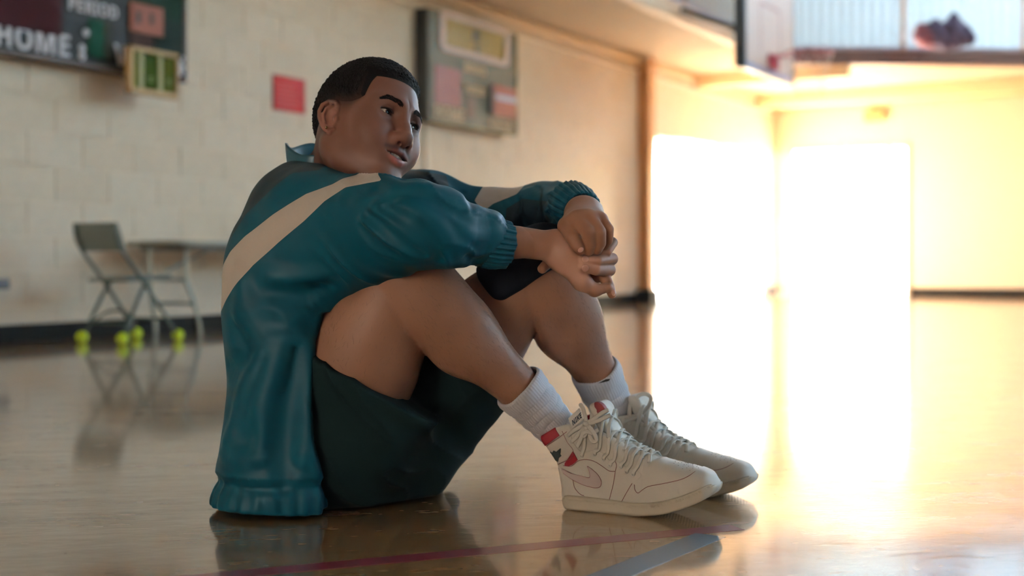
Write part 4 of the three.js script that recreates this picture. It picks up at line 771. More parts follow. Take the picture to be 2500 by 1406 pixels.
const neckHole = cap(J.neck.clone().add(V(0.004, -0.035, 0)), J.neck.clone().add(V(0.03, 0.12, 0.02)), 0.066, 0.075);
const frontEdge = curve1lin([[0, XY(806, 1237, 2.33)[0]], [0.08, XY(790, 1130, 2.3)[0]], [0.2, XY(770, 1000, 2.3)[0]], [0.31, XY(766, 850, 2.27)[0]], [0.36, XY(785, 760, 2.27)[0]], [0.4, 0.2]]);
const folds = [];                                                 // [field, depth, sign]
const stroke = (pts, r, depth, sign) => { const q = pts.map(([x, y]) => onSurface(jacketBase, x, y)).filter(Boolean); if (q.length > 1) { const c = new THREE.CatmullRomCurve3(q).getPoints(q.length * 3); const n = c.length; folds.push([chain(c, c.map((_, i) => r * (0.25 + 0.75 * Math.sin(Math.PI * clamp((i + 0.6) / n, 0.05, 0.95))))), depth, sign, new THREE.Box3().setFromPoints(c).expandByScalar(r * 3)]); } };
// folds in the near sleeve
stroke([[898, 527], [945, 561], [985, 594], [1035, 624]], 0.013, 0.010, -1); stroke([[936, 508], [995, 544], [1042, 587], [1075, 631], [1112, 655]], 0.014, 0.011, -1); stroke([[882, 555], [918, 594], [966, 624]], 0.012, 0.009, -1);
stroke([[914, 508], [968, 552], [1022, 597], [1048, 620]], 0.014, 0.008, 1); stroke([[888, 540], [921, 584], [945, 616]], 0.013, 0.008, 1); stroke([[975, 500], [1040, 545], [1090, 610], [1120, 645]], 0.02, 0.008, 1);
stroke([[915, 430], [940, 440], [968, 450], [1022, 457], [1075, 470]], 0.010, 0.007, 1); stroke([[1040, 462], [1068, 462], [1119, 478], [1134, 497]], 0.012, 0.008, 1); stroke([[1190, 500], [1206, 512], [1213, 530]], 0.012, 0.008, 1); stroke([[930, 428], [950, 440], [958, 462]], 0.009, 0.008, 1); stroke([[880, 430], [900, 438], [905, 455]], 0.008, 0.006, 1);
stroke([[1150, 600], [1175, 612], [1195, 608]], 0.008, 0.006, -1); stroke([[1140, 625], [1165, 640], [1190, 632]], 0.009, 0.007, -1); stroke([[1120, 530], [1160, 545], [1195, 545]], 0.008, 0.005, -1); stroke([[1035, 480], [1080, 500], [1130, 520], [1190, 528]], 0.009, 0.005, -1);
// drape of the body: long soft folds falling from under the arm to the hem
const drape = (pts, r, depth, sign) => { const n = folds.length; stroke(pts, r, depth, sign); if (folds.length > n) folds[n].push(r); };
drape([[705, 800], [650, 900], [605, 985], [556, 1075]], 0.030, 0.012, 1); drape([[715, 835], [675, 940], [645, 1040], [630, 1110]], 0.024, 0.011, 1); drape([[745, 835], [752, 960], [762, 1070], [778, 1150]], 0.030, 0.012, 1);
drape([[722, 850], [705, 960], [694, 1080], [690, 1190]], 0.024, 0.016, -1); drape([[655, 870], [612, 970], [580, 1050]], 0.018, 0.009, -1); drape([[570, 790], [600, 860], [575, 900], [556, 895]], 0.02, 0.008, -1);
drape([[655, 668], [734, 684], [806, 668]], 0.020, 0.008, 1); drape([[665, 716], [735, 724], [790, 706]], 0.022, 0.010, -1); drape([[640, 752], [700, 756], [770, 735]], 0.022, 0.008, 1); drape([[620, 700], [660, 760], [700, 800]], 0.022, 0.006, -1);
drape([[545, 1108], [590, 1122], [650, 1118]], 0.016, 0.008, 1); drape([[715, 1112], [750, 1105], [785, 1125]], 0.020, 0.010, 1); drape([[575, 650], [592, 720], [574, 780]], 0.018, 0.006, 1); drape([[700, 560], [760, 520], [830, 490]], 0.022, 0.004, 1);
// far sleeve
stroke([[1290, 470], [1300, 500], [1290, 540]], 0.014, 0.010, 1); stroke([[1345, 470], [1350, 510], [1335, 545]], 0.013, 0.010, -1); stroke([[1385, 465], [1380, 500], [1368, 530]], 0.014, 0.009, 1); stroke([[1240, 480], [1260, 500], [1250, 530]], 0.01, 0.008, -1); stroke([[1085, 455], [1100, 470], [1110, 500]], 0.012, 0.008, 1); stroke([[1130, 470], [1150, 490], [1150, 510]], 0.01, 0.006, -1);
const jacketField = (x, y, z) => {
  let d = jacketBase(x, y, z); if (d > 0.06) return d;
  for (const f of folds) { if (x < f[3].min.x || x > f[3].max.x || y < f[3].min.y || y > f[3].max.y || z < f[3].min.z || z > f[3].max.z) continue; const e = f[0](x, y, z); d += f[4] ? -f[2] * f[1] * (1 - sstep(-f[4], f[4] * 0.85, e)) : f[2] > 0 ? -f[1] * 0.55 * (1 - sstep(-0.006, 0.016, e)) : f[1] * 0.95 * (1 - sstep(-0.010, 0.009, e)); }
  d += (noise3(x * 11 + y * 5, y * 9 - x * 4, z * 11) * 0.004 + noise3(x * 30 + y * 12, y * 16, z * 30) * 0.0016);
  const ws = sstep(-0.36, -0.27, x) * sstep(0.37, 0.43, y), wd = (1 - ws) * sstep(0.48, 0.34, y);
  if (ws > 0) { const u = (x * 0.72 + y * 0.7) * 24 + noise3(x * 9, y * 9, z * 9) * 1.3, n = noise3(u, (x * 0.7 - y * 0.7) * 6, z * 8), c = 1 - Math.abs(n); d -= 0.006 * (c * c * c - 0.4) * ws; }
  if (wd > 0) { const u = (x * 1.3 + z * 0.6 + y * 0.5) * 9 + noise3(x * 4, y * 2, z * 4) * 1.5, n = noise3(u, y * 0.7, 4); d -= 0.007 * n * wd; }
  d = smax(d, -neckHole(x, y, z), 0.012);
  if (y < 0.42 && z > -2.46) d = smax(d, x - frontEdge(y) + noise3(y * 14, 3, 1) * 0.004, 0.008);
  if (y < 0.06) d -= 0.008 * sstep(0.05, 0.012, y) * sstep(-0.40, -0.47, x);
  if (y < 0.07) { const a = Math.atan2(z + 2.44, x + 0.38); d += 0.0022 * Math.sin(a * 46) * sstep(0.07, 0.04, y) * (noise3(a * 5, 0, 2) * 0.5 + 0.7) + 0.007 * Math.exp(-((y - 0.056) ** 2) / 0.00012); }
  return smax(d, 0.004 + 0.012 * (0.5 + 0.5 * noise3(x * 6, 1, z * 6)) - y, 0.006);
};
const jm = sdfMesh(jacketField, V(-0.66, -0.02, -2.86), V(0.21, 0.69, -1.98), 0.0052);
const teal = new THREE.MeshPhysicalMaterial({ color: 0x013f50, roughness: 0.5, specularIntensity: 0.34 });
const navy = new THREE.MeshPhysicalMaterial({ color: 0x0f2530, roughness: 0.5, specularIntensity: 0.5 });
const cream = new THREE.MeshPhysicalMaterial({ color: 0xcfc4b8, roughness: 0.55 });
const stripeP = polyXY([[500, 700], [540, 650], [567, 614], [610, 577], [687, 527], [768, 480], [831, 459], [858, 445], [890, 436], [905, 420], [940, 420], [944, 440], [955, 455], [868, 469], [818, 500], [768, 544], [701, 594], [634, 648], [580, 705], [545, 751], [500, 790]], 2.32);
const stripeL = polyXY([[1160, 492], [1188, 440], [1290, 440], [1262, 476], [1205, 500], [1180, 520]], 2.6), yokeP = polyXY([[800, 425], [734, 432], [687, 470], [620, 527], [565, 607], [520, 620], [540, 480], [640, 380], [700, 340], [820, 380]], 2.38), yokeL = polyXY([[960, 410], [1090, 430], [1100, 462], [1020, 466], [960, 470]], 2.6), panelL = polyXY([[1236, 510], [1275, 486], [1330, 496], [1352, 540], [1340, 600], [1230, 600]], 2.56);
const farSide = (x, y, z) => (x + 0.33) * LAT.x + (z + 2.45) * LAT.z;   // > 0 towards his left
let [p1, rest1] = split(jm, (x, y, z) => Math.min(Math.max(stripeP(x, y), -0.0001 - z - 2.56), Math.max(stripeL(x, y), z + 2.5)));
let [p2, rest2] = split(rest1, (x, y, z) => Math.min(Math.max(yokeP(x, y), -(z + 2.62)), Math.max(yokeL(x, y), z + 2.47), Math.max(panelL(x, y), z + 2.44)));
let [p3, rest3] = split(rest2, (x, y, z) => y - 0.062);
const jacket = mesh('jacket', toGeo(rest3), teal, person);
mesh('stripe', toGeo(p1), cream, jacket); mesh('dark_panel', toGeo(p2), navy, jacket); mesh('hem_band', toGeo(p3), teal, jacket);
// gathered cuffs
function cuff(a, b, r0, r1, name, n = 26, amp = 0.8) {
  const ax = b.clone().sub(a).normalize(), u = V(0, 1, 0).addScaledVector(ax, -ax.y).normalize(), w = ax.clone().cross(u), L = a.distanceTo(b), P = [], I = [], rows = 26, cols = 260, prof = [];
  for (let i = 0; i <= rows; i++) { const t = i / rows; prof.push([t * L, lerp(r0, r1, t) + 0.0025 * Math.sin(t * Math.PI) + 0.0004 * Math.cos(t * Math.PI * 4)]); }
  prof.push([L + 0.002, r1 - 0.002], [L, r1 - 0.0055], [L - 0.012, r1 - 0.007]);
  prof.forEach(([l, r], i) => { for (let j = 0; j < cols; j++) { const th = j / cols * Math.PI * 2, k = i <= rows ? 1 : 0.4, rr = r + k * amp * (0.0019 * Math.sin(th * n + 1.4 * Math.sin(th * 3)) + 0.0006 * Math.sin(th * n * 2.3 + i * 0.06)); const p = a.clone().addScaledVector(ax, l + 0.0012 * Math.sin(th * 9)).addScaledVector(u, Math.cos(th) * rr).addScaledVector(w, Math.sin(th) * rr); P.push(p.x, p.y, p.z); } });
  for (let i = 0; i + 1 < prof.length; i++) for (let j = 0; j < cols; j++) { const k = i * cols + j, k2 = i * cols + (j + 1) % cols; I.push(k, k + cols, k2, k2, k + cols, k2 + cols); }
  const g = new THREE.BufferGeometry(); g.setAttribute('position', new THREE.Float32BufferAttribute(P, 3)); g.setIndex(I); g.computeVertexNormals(); mesh(name, g, teal, jacket);
}
cuff(at(1176, 589, 2.197), at(1236, 598, 2.217), 0.043, 0.0395, 'cuff'); cuff(at(1392, 496, 2.42), at(1421, 517, 2.352), 0.043, 0.0375, 'cuff', 24, 0.6);
{ // stand-up collar
  const K = at(806, 436, 2.45), rows = 12, cols = 80, P = [], I = [], prof = [];
  for (let i = 0; i <= rows; i++) prof.push([i / rows, 1]); for (let i = rows; i >= 0; i--) prof.push([i / rows, 0]);
  prof.forEach(([t, outer], i) => { for (let j = 0; j <= cols; j++) {
    const a = lerp(-2.35, 2.35, j / cols), back = 0.5 + 0.5 * Math.cos(a), h = lerp(0.028, 0.08, Math.pow(back, 0.8)) * (1 + 0.08 * Math.sin(a * 5)), flare = 0.072 + 0.016 * t * back + (outer ? 0.0035 : 0) + 0.002 * Math.sin(a * 7 + t * 3);
    const p = K.clone().addScaledVector(FWD, -Math.cos(a) * flare * 0.95 + t * 0.004).addScaledVector(LAT, Math.sin(a) * flare).addScaledVector(UP, h * t - 0.012); P.push(p.x, p.y, p.z); } });
  const n = cols + 1, m = prof.length; for (let i = 0; i < m; i++) for (let j = 0; j < cols; j++) { const k = i * n + j, q = ((i + 1) % m) * n + j; I.push(k, k + 1, q, q, k + 1, q + 1); }
  const g = new THREE.BufferGeometry(); g.setAttribute('position', new THREE.Float32BufferAttribute(P, 3)); g.setIndex(I); g.computeVertexNormals(); mesh('collar', g, new THREE.MeshPhysicalMaterial({ color: 0x013f50, roughness: 0.46, side: THREE.DoubleSide }), jacket);
}
// ---- shorts and knee sleeve
const plane = (p, n) => (x, y, z) => (x - p.x) * n.x + (y - p.y) * n.y + (z - p.z) * n.z;
{
  const hemR = plane(at(884, 922, 2.3), V(0.497, 0.867, 0.05).normalize()), axL = J.kneeL.clone().sub(J.hipL).normalize(), hemL = plane(mid(J.hipL, J.kneeL, 0.53), axL);
  const legRs = blend([[cap(J.hipR, mid(J.hipR, J.kneeR, 0.6), 0.112, 0.106), 0], [cap(at(870, 1060, 2.36), at(985, 960, 2.32), 0.1, 0.085), 0.04]]), legLs = blend([[cap(J.hipL, mid(J.hipL, J.kneeL, 0.68), 0.115, 0.092), 0], [cap(at(1010, 1060, 2.5), at(1120, 960, 2.49), 0.1, 0.09), 0.04]]);
  const seat = blend([[cap(J.hipR, J.hipL, 0.118, 0.115), 0], [cap(at(860, 1140, 2.42), at(980, 1130, 2.5), 0.085, 0.085), 0.06], [cap(at(930, 1060, 2.40), at(1010, 1090, 2.48), 0.09, 0.085), 0.06]]);
  const f = (x, y, z) => {
    let a = smax(Math.min(smin(legRs(x, y, z), legR(x, y, z) - 0.012, 0.02)), hemR(x, y, z) + noise3(x * 18, y * 18, z * 18) * 0.004, 0.006), b = smax(smin(legLs(x, y, z), legL(x, y, z) - 0.010, 0.02), hemL(x, y, z), 0.006);
    let d = smin(smax(smin(seat(x, y, z), a, 0.05), z > -2.46 ? hemR(x, y, z) : -1, 0.006), b, 0.03);
    d += noise3(x * 14 + y * 10, y * 6 - x * 6, z * 12) * 0.005 - 0.007 * (Math.pow(1 - Math.abs(noise3((x * 0.8 + y * 0.6) * 24 + noise3(x * 8, y * 8, z * 8), (x * 0.6 - y * 0.8) * 4, z * 9)), 3) - 0.4);
    return smax(d, 0.002 - y, 0.01);
  };
  mesh('shorts', toGeo(sdfMesh(f, V(-0.52, -0.02, -2.75), V(0.1, 0.42, -2.14), 0.0055)), new THREE.MeshPhysicalMaterial({ color: 0x0a1f21, roughness: 0.85, specularIntensity: 0.3 }), person);
  const n1 = plane(at(1228, 690, 2.46), axL.clone().negate()), shL = J.ankL.clone().sub(J.kneeL).normalize(), n2 = plane(at(1318, 696, 2.4), V(0.5, -0.84, 0.2).normalize());
  const ks = (x, y, z) => smax(smax(smax(legL(x, y, z) - 0.008 - noise3(x * 30, y * 30, z * 30) * 0.0012, n1(x, y, z), 0.006), n2(x, y, z), 0.02), -1, 0.001);
  mesh('knee_sleeve', toGeo(sdfMesh(ks, V(-0.12, 0.25, -2.6), V(0.25, 0.6, -2.25), 0.0036)), std(0x10161f, 0.8, { specularIntensity: 0.3 }), person);
}
// ---- socks: ribbed, with the cuff pushed down into rolls
function sock(a, b, ra, rb, seedN, roll) {
  const ax = b.clone().sub(a).normalize(), u = V(0, 0, 1).addScaledVector(ax, -ax.z).normalize(), w = ax.clone().cross(u), L = a.distanceTo(b), rows = 150, cols = 216, P = [], C = [], I = [], prof = [[-0.001, -0.006], [-0.004, -0.003]];
  for (let i = 0; i <= rows; i++) prof.push([i / rows * L, 0]);
  prof.forEach(([l, off], i) => { const t = clamp(l / L, 0, 1); for (let j = 0; j < cols; j++) {
    const th = j / cols * Math.PI * 2, wob = noise3(Math.cos(th) * 1.3 + seedN, Math.sin(th) * 1.3, l * 24) * 0.010, ph = (l + wob) / roll;
    const r = lerp(ra, rb, t) + off + 0.0026 * Math.pow(Math.abs(Math.sin(ph * Math.PI)), 0.7) * sstep(0.12, 0.3, t) * sstep(1.0, 0.8, t) + 0.0016 * noise3(Math.cos(th) * 2 + seedN, Math.sin(th) * 2, l * 60) + (t < 0.2 ? 0.0018 * sstep(0, 0.05, t) : 0) + 0.00055 * Math.cos(th * 54);
    const p = a.clone().addScaledVector(ax, l + wob * 0.25).addScaledVector(u, Math.cos(th) * r).addScaledVector(w, Math.sin(th) * r); P.push(p.x, p.y, p.z); } });
  for (let i = 0; i + 1 < prof.length; i++) for (let j = 0; j < cols; j++) { const k = i * cols + j, k2 = i * cols + (j + 1) % cols; I.push(k, k + cols, k2, k2, k + cols, k2 + cols); }
  const g = new THREE.BufferGeometry(); g.setAttribute('position', new THREE.Float32BufferAttribute(P, 3)); g.setIndex(I); g.computeVertexNormals();
  return mesh('sock', g, std(0xd9dae2, 0.9, { sheen: 0.4, sheenRoughness: 0.8 }), person);
}
const sockR = sock(at(1265, 943, 2.356), at(1384, 1070, 2.404), 0.0488, 0.0325, 1, 0.021), sockL = sock(at(1452, 903, 2.53), at(1512, 1036, 2.598), 0.0492, 0.036, 5, 0.026);
{ // small dark emblem woven into the farther sock
  const s = new THREE.Shape(); const q = (x, y) => [(x - 545) * 0.00025, -(y - 222) * 0.00025]; s.moveTo(...q(508, 240)); s.quadraticCurveTo(...q(540, 222), ...q(566, 208)); s.lineTo(...q(602, 205)); s.lineTo(...q(588, 222)); s.quadraticCurveTo(...q(550, 232), ...q(508, 240));
  const g = new THREE.ExtrudeGeometry(s, { depth: 0.0015, bevelEnabled: false }), c = at(1472, 930, 2.458); g.translate(c.x, c.y, c.z); mesh('sock_emblem', g, std(0x14161c, 0.7), sockL);
}
// ---------------------------------------------------------------- high-top shoes; their own axes: x from heel to toe, y up, z to the side that faces the camera
const SN = (cx, cy) => { const x = (cx - 250) / 3894; return [x, (1255 + x / 0.31 * 125 - cy) / 4330]; };      // traced side view
const SNP = (l) => l.map(([a, b]) => SN(a, b));
const shoeW = curve1([[-0.05, 0.040], [0, 0.0375], [0.06, 0.0375], [0.11, 0.040], [0.17, 0.0455], [0.22, 0.0495], [0.262, 0.0485], [0.29, 0.042], [0.308, 0.030], [0.32, 0.014]]);
const soleLow = curve1lin([[-0.01, 0.0035], [0.005, 0], [0.15, 0], [0.175, 0.002], [0.2, 0.006], [0.225, 0.012], [0.25, 0.0205], [0.28, 0.033], [0.305, 0.046], [0.32, 0.055]]);
const upperPoly = poly2(smoothPoly([[0.0, 0.016], [-0.0045, 0.04], [-0.0085, 0.063], [-0.0165, 0.088], [-0.031, 0.114], [-0.044, 0.138], [-0.012, 0.1575], [0.0205, 0.164], [0.034, 0.158], [0.052, 0.156], [0.08, 0.152], [0.105, 0.142], [0.13, 0.130], [0.155, 0.119], [0.185, 0.109], [0.21, 0.1035], [0.235, 0.0985], [0.262, 0.0945], [0.287, 0.088], [0.305, 0.077], [0.312, 0.062], [0.305, 0.05], [0.28, 0.036], [0.25, 0.024], [0.2, 0.012], [0.15, 0.008], [0.05, 0.008]], true, 4));
const upperF = (x, y, z) => {
  const w = shoeW(x) - 0.0015 + 0.010 * sstep(0.085, 0.135, y) * sstep(0.08, 0.03, x) - 0.004 * sstep(0.03, 0.09, y) * sstep(0.1, 0.2, x);
  let d = smax(upperPoly(x, y), Math.abs(z) - w, 0.006 + 0.034 * sstep(0.08, 0.2, x) - 0.016 * sstep(0.25, 0.3, x));
  if (x > 0.04 && x < 0.2) { const g = Math.abs(z) - lerp(0.024, 0.012, sstep(0.06, 0.2, x)); d += 0.0035 * sstep(0.004, -0.004, g) * sstep(0.08, 0.11, y) * sstep(0.2, 0.18, x); }
  const cr = Math.sin((x * 210 - y * 60) + 1.4 * noise3(x * 40, y * 40, z * 30)); d += (x > 0.17 && x < 0.245 && y > 0.05 ? 0.0007 * cr : 0) + 0.0008 * noise3(x * 70, y * 70, z * 70);
  return d;
};
const soleF = (x, y, z) => { const lo = soleLow(x), t = lerp(0.029, 0.0245, sstep(0, 0.2, x)), v = Math.abs(y - lo - t / 2) - t / 2; let d = smax(smax(v * 0.93, Math.abs(z) - shoeW(x) - 0.0042 - 0.0025 * sstep(0.2, 0.27, x), 0.006), Math.max(-0.007 - x, x - 0.313), 0.02); d += (Math.abs(y - lo - t * 0.76) < 0.0011 ? 0.0009 : 0); return d; };
const outF = (x, y, z) => { const lo = soleLow(x), v = Math.abs(y - lo - 0.003) - 0.0034; let d = smax(smax(v * 0.93, Math.abs(z) - shoeW(x) - 0.0012, 0.002), Math.max(-0.003 - x, x - 0.304), 0.02); return d + (y < lo + 0.0025 ? 0.0012 * (Math.sin(x * 1100 + Math.abs(z) * 300) > 0.2 ? 1 : 0) : 0); };
const tongueF = blend([[(() => { const p = poly2(smoothPoly([[0.128, 0.128], [0.108, 0.150], [0.092, 0.170], [0.080, 0.196], [0.066, 0.207], [0.054, 0.202], [0.058, 0.180], [0.066, 0.160], [0.085, 0.140]], true, 4)); return (x, y, z) => smax(p(x, y), Math.abs(z) - 0.026 - 0.012 * sstep(0.15, 0.2, y), 0.012) + 0.0012 * noise3(x * 50, y * 50, z * 50); })(), 0]]);
const shoeParts = (() => {
  const m = sdfMesh(upperF, V(-0.06, -0.005, -0.062), V(0.33, 0.18, 0.062), 0.0024);
  const leather = std(0xcdc8bd, 0.5, { clearcoat: 0.12, clearcoatRoughness: 0.5 }), canvasM = std(0xd4cfc4, 0.6), red = std(0x730f1a, 0.6, { specularIntensity: 0.5 }), sole = std(0xb9b09c, 0.6), grey = std(0xa89892, 0.55), dark = std(0x24302f, 0.6), rubber = std(0x8f8a80, 0.7), thread = std(0x7c4446, 0.7), lace = std(0xd9d5cb, 0.75), ring = std(0xe4e2dc, 0.4);
  const list = [['upper', toGeo(m), leather], ['midsole', toGeo(sdfMesh(soleF, V(-0.03, -0.01, -0.065), V(0.335, 0.115, 0.065), 0.0026)), sole], ['outsole', toGeo(sdfMesh(outF, V(-0.02, -0.006, -0.062), V(0.33, 0.09, 0.062), 0.002)), rubber], ['tongue', toGeo(sdfMesh(tongueF, V(0.03, 0.11, -0.05), V(0.15, 0.22, 0.05), 0.0024)), canvasM]];
  const patch = (name, pts, mat, h = 0.0011, n = 4, side = 0) => { const p = poly2(n ? smoothPoly(pts, true, n) : pts), [a] = split(m, (x, y, z, nx, ny, nz) => side ? Math.max(p(x, y), -side * z) : p(x, y)); if (a.I.length) list.push([name, toGeo(lift(a, h)), mat]); };
  patch('toe_cap', SNP([[852, 1062], [858, 1104], [882, 1128], [915, 1106], [960, 1080], [1080, 1058], [1250, 1020], [1322, 968], [1345, 920], [1500, 900], [1520, 1250], [1100, 1320], [700, 1290], [790, 1130]]), leather, 0.0012, 3);
  patch('eyestay', SNP([[262, 600], [318, 560], [345, 690], [420, 785], [505, 772], [585, 800], [645, 862], [725, 878], [795, 930], [865, 948], [905, 985], [850, 1035], [765, 972], [690, 952], [600, 932], [540, 882], [470, 852], [395, 846], [345, 765], [300, 690]]), leather, 0.0013, 3);
  for (const sg of [1, -1]) patch('side_emblem', SNP([[232, 915], [330, 960], [420, 985], [466, 996], [476, 985], [470, 950], [451, 903], [490, 930], [540, 975], [570, 1030], [563, 1070], [530, 1081], [470, 1070], [400, 1045], [320, 1003], [246, 948]]), grey, 0.0017, 3, sg);
  patch('collar_band', SNP([[70, 640], [196, 572], [236, 636], [116, 716], [86, 700]]), red, 0.0016, 0);
  for (const sg of [1, -1]) patch('red_panel', SNP([[342, 770], [374, 848], [330, 885], [292, 900], [258, 890], [262, 872]]), red, 0.0012, 0, sg);
  patch('ankle_emblem', SNP([[146, 760], [162, 780], [176, 757], [196, 772], [243, 738], [236, 778], [226, 800], [240, 806], [214, 828], [205, 862], [186, 846], [160, 838], [166, 815], [148, 800]]), dark, 0.0009, 0);
  patch('heel_counter', SNP([[200, 905], [330, 1005], [345, 1075], [395, 1135], [420, 1180], [230, 1140]]), leather, 0.0012, 3);
  // stitched seams, on both sides
  const seams = [[[250, 892], [320, 897], [374, 858], [440, 846], [505, 862], [580, 906], [640, 946], [690, 952]], [[330, 1005], [348, 1080], [395, 1132], [425, 1145]], [[690, 955], [672, 1060], [640, 1180]], [[832, 1050], [785, 1125], [735, 1212]], [[850, 1060], [857, 1103], [882, 1128], [915, 1106], [960, 1080], [1080, 1058], [1250, 1020], [1322, 968], [1343, 925]], [[122, 722], [240, 646], [300, 605]], [[205, 880], [330, 820], [345, 765], [300, 690], [258, 600]], [[690, 870], [700, 900], [690, 950]], [[236, 918], [330, 963], [420, 988], [468, 998], [477, 985], [470, 950], [452, 906]], [[452, 903], [492, 930], [541, 975], [571, 1030], [564, 1071], [530, 1083], [470, 1072], [400, 1047], [320, 1005], [248, 950]]];
  const hitZ = (x, y, sg, f = upperF) => { const h = ray(f, V(x, y, sg * 0.08), V(0, 0, -sg), 0, 0.09); return h; };
  const tubes = []; for (const s of seams) for (const sg of [1, -1]) { const c = new THREE.CatmullRomCurve3(SNP(s).map(([x, y]) => V(x, y, 0)), false, 'centripetal').getPoints(s.length * 5).map((p) => hitZ(p.x, p.y, sg)).filter(Boolean).map((p) => p.add(V(0, 0, sg * 0.0013))); if (c.length > 3) tubes.push(tube(c, 0.0006, c.length * 2, 5)); }
  list.push(['seam_stitching', merge(tubes), thread]);
  // perforations of the toe
  const holes = []; for (let i = 0; i < 26; i++) { const a = i * 2.4, r = 0.0065 * Math.sqrt(i), x = 0.248 + r * Math.cos(a) * 0.85, z = 0.005 + r * Math.sin(a) * 0.75, h = ray(upperF, V(x, 0.14, z), V(0, -1, 0), 0, 0.1); if (h) { const g = new THREE.SphereGeometry(0.0009, 8, 6); g.scale(1, 0.35, 1); g.translate(h.x, h.y + 0.0002, h.z); holes.push(g); } }
  list.push(['perforation', merge(holes), std(0x4a453e, 0.8), 'stuff']);
  // eyelets and laces
  const eyes = SNP([[335, 690], [412, 815], [517, 806], [592, 848], [647, 900], [735, 916], [783, 956], [840, 978]]), both = (x, y, z) => Math.min(upperF(x, y, z), tongueF(x, y, z));
  for (const sg of [1, -1]) for (const [x, y] of eyes) { const h = hitZ(x, y, sg); if (!h) continue; const g = new THREE.TorusGeometry(0.0031, 0.0010, 8, 20); g.translate(h.x, h.y, h.z + sg * 0.0018); list.push(['eyelet', g, ring]); }
  const ribbon = (pts, w, h, nrm) => {                             // a flat lace along points; nrm: outward direction at each point
    const c = new THREE.CatmullRomCurve3(pts, false, 'centripetal'), n = pts.length * 6, P = [], I = [], sec = [[-1, -0.4], [-0.8, 0.9], [0, 1], [0.8, 0.9], [1, -0.4], [0, -0.8]];
    for (let i = 0; i <= n; i++) { const t = i / n, p = c.getPoint(t), tg = c.getTangent(t), a = t * (nrm.length - 1), k = Math.min(Math.floor(a), nrm.length - 2), nn = nrm[k].clone().lerp(nrm[k + 1], a - k); nn.addScaledVector(tg, -nn.dot(tg)).normalize(); const s = tg.clone().cross(nn); for (const [u, v] of sec) { const q = p.clone().addScaledVector(s, u * w).addScaledVector(nn, v * h); P.push(q.x, q.y, q.z); } }
    for (let i = 0; i < n; i++) for (let j = 0; j < 6; j++) { const a = i * 6 + j, b = i * 6 + (j + 1) % 6; I.push(a, b, a + 6, b, b + 6, a + 6); }
    for (const o of [0, n * 6]) for (let j = 1; j < 5; j++) I.push(o, o + j, o + j + 1);
    const g = new THREE.BufferGeometry(); g.setAttribute('position', new THREE.Float32BufferAttribute(P, 3)); g.setIndex(I); g.computeVertexNormals(); return g;
  };
  const over = (x0, y0, sg, dx) => { const a = hitZ(x0, y0, sg), pts = [], nr = []; if (!a) return null; const yc = y0 - 0.03; for (let i = 0; i <= 10; i++) { const t = i / 10, th = lerp(0.35, Math.PI - 0.35, t), x = x0 + dx * t, d = V(0, Math.sin(th), Math.cos(th) * sg), o = V(x, yc + dx * t * -0.35, 0).addScaledVector(d, 0.12), h = ray(both, o, d.clone().negate(), 0, 0.12); if (!h) continue; h.addScaledVector(d, 0.0022); if (i === 0) { pts.push(a.clone().add(V(0, 0, sg * 0.002)), a.clone().add(V(0.002, 0.006, sg * 0.0026))); nr.push(V(0, 0.2, sg), V(0, 0.3, sg)); } if (h.y > y0 + 0.007) { pts.push(h); nr.push(d); } } return pts.length > 3 ? ribbon(pts, 0.0043, 0.0016, nr) : null; };
  eyes.forEach(([x, y], i) => { if (i === 0) return; for (const sg of [1, -1]) { const g = over(x, y, sg, i === 1 ? 0.03 : 0.042); if (g) list.push(['lace', g, lace]); } });
  const bow = (sets) => sets.map((s) => { const p = s.map(([a, b, z]) => { const [x, y] = SN(a, b); return V(x, y, z); }); return ['lace', ribbon(p, 0.0042, 0.0014, p.map((q, i) => V(Math.sin(i * 1.1) * 0.4, 0.35, 1))), lace]; });
  const bowNear = bow([[[306, 640, 0.047], [350, 606, 0.049], [410, 575, 0.047], [455, 548, 0.043]], [[338, 690, 0.047], [385, 650, 0.049], [425, 600, 0.047], [458, 552, 0.044]],
    [[458, 548, 0.046], [500, 585, 0.05], [540, 640, 0.051], [548, 690, 0.05], [520, 695, 0.049], [490, 640, 0.048], [465, 560, 0.046]], [[455, 550, 0.047], [440, 620, 0.051], [415, 690, 0.052], [395, 735, 0.053]],
    [[462, 545, 0.046], [520, 515, 0.046], [580, 470, 0.04], [625, 450, 0.034]], [[462, 552, 0.047], [540, 535, 0.047], [610, 508, 0.042], [645, 490, 0.036]], [[460, 540, 0.046], [445, 480, 0.044], [420, 415, 0.04], [395, 395, 0.036], [385, 410, 0.034]], [[452, 560, 0.048], [470, 610, 0.05], [445, 650, 0.05], [430, 610, 0.05], [452, 556, 0.047]],
    [[420, 640, 0.05], [470, 610, 0.052], [520, 625, 0.05], [560, 600, 0.046]]]);
  const knot = (cx, cy, z) => { const [x, y] = SN(cx, cy), g = new THREE.SphereGeometry(0.0062, 16, 12); g.scale(1.1, 0.9, 0.8); g.translate(x, y, z); return ['lace_knot', g, lace]; };
  bowNear.push(knot(459, 550, 0.047));
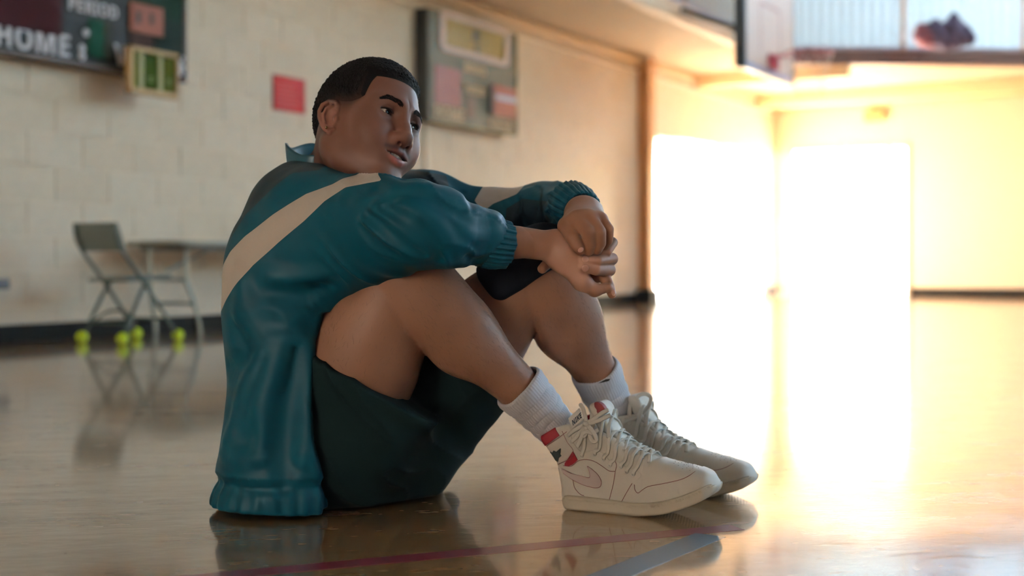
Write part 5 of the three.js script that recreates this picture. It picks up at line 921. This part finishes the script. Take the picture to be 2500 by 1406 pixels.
  const bowFar = bow([[[306, 640, 0.045], [380, 610, 0.047], [470, 590, 0.040], [560, 578, 0.028]], [[338, 690, 0.047], [400, 660, 0.048], [480, 620, 0.042], [565, 582, 0.029]], [[568, 575, 0.028], [530, 490, 0.030], [528, 430, 0.032], [560, 385, 0.033], [610, 376, 0.033], [645, 405, 0.033], [640, 470, 0.032], [575, 568, 0.029]], [[572, 578, 0.029], [625, 640, 0.031], [680, 695, 0.033], [715, 735, 0.034]], [[566, 570, 0.029], [562, 500, 0.031], [545, 425, 0.033]]]);
  bowFar.push(knot(568, 577, 0.03));
  // tongue label with its lettering, and the red lining at the tongue's edge
  const tagM = std(0xd8d5cc, 0.6), inkM = std(0x1f2a3c, 0.6), label = [];
  { const [x, y] = SN(372, 505), b = new RoundedBoxGeometry(0.034, 0.026, 0.004, 3, 0.0018), t = text('NIKE', 0.0088, 0.0006); t.applyMatrix4(new THREE.Matrix4().makeShear(0, 0, 0.22, 0, 0, 0)); t.scale(1.0, 1.2, 1); t.translate(0.003, -0.003, 0.0019);
    const M4 = new THREE.Matrix4().makeRotationFromEuler(new THREE.Euler(-0.25, -0.35, 0.62)).setPosition(x, y, 0.044); b.applyMatrix4(M4); t.applyMatrix4(M4); label.push(['tongue_label', b, tagM], ['lettering', t, inkM]); }
  { const p = smoothPoly(SNP([[508, 385], [540, 388], [575, 420], [596, 468], [570, 482], [535, 470], [512, 430]]), true, 4), sh = new THREE.Shape(p.map(([x, y]) => new THREE.Vector2(x, y))), g = new THREE.ExtrudeGeometry(sh, { depth: 0.012, bevelEnabled: true, bevelSize: 0.001, bevelThickness: 0.001, bevelSegments: 2 }); g.translate(0.002, 0, 0.024); label.push(['tongue_lining', g, std(0x6a1416, 0.7)]); }
  return { list, bowNear, bowFar, label };
})();
function shoe(pos, yaw, extra, pitch = 0, long = 0.9, high = 0.95) {
  const g = group('shoe', person); g.position.copy(pos); g.scale.set(long, high, 1); g.rotation.set(0, -yaw, pitch, 'YXZ');
  for (const [n, geo, mat, kind] of [...shoeParts.list, ...extra]) { const m = mesh(n, geo, mat, g); if (kind) m.userData.kind = kind; }
  return g;
}
shoe(V(0.109, 0.0, -2.382), 25 * Math.PI / 180, [...shoeParts.bowNear, ...shoeParts.label]);
shoe(V(0.181, 0.004, -2.60), 25 * Math.PI / 180, [...shoeParts.bowFar, ...shoeParts.label.slice(3)], -0.07, 1, 0.92);
renderer.render(scene, camera);
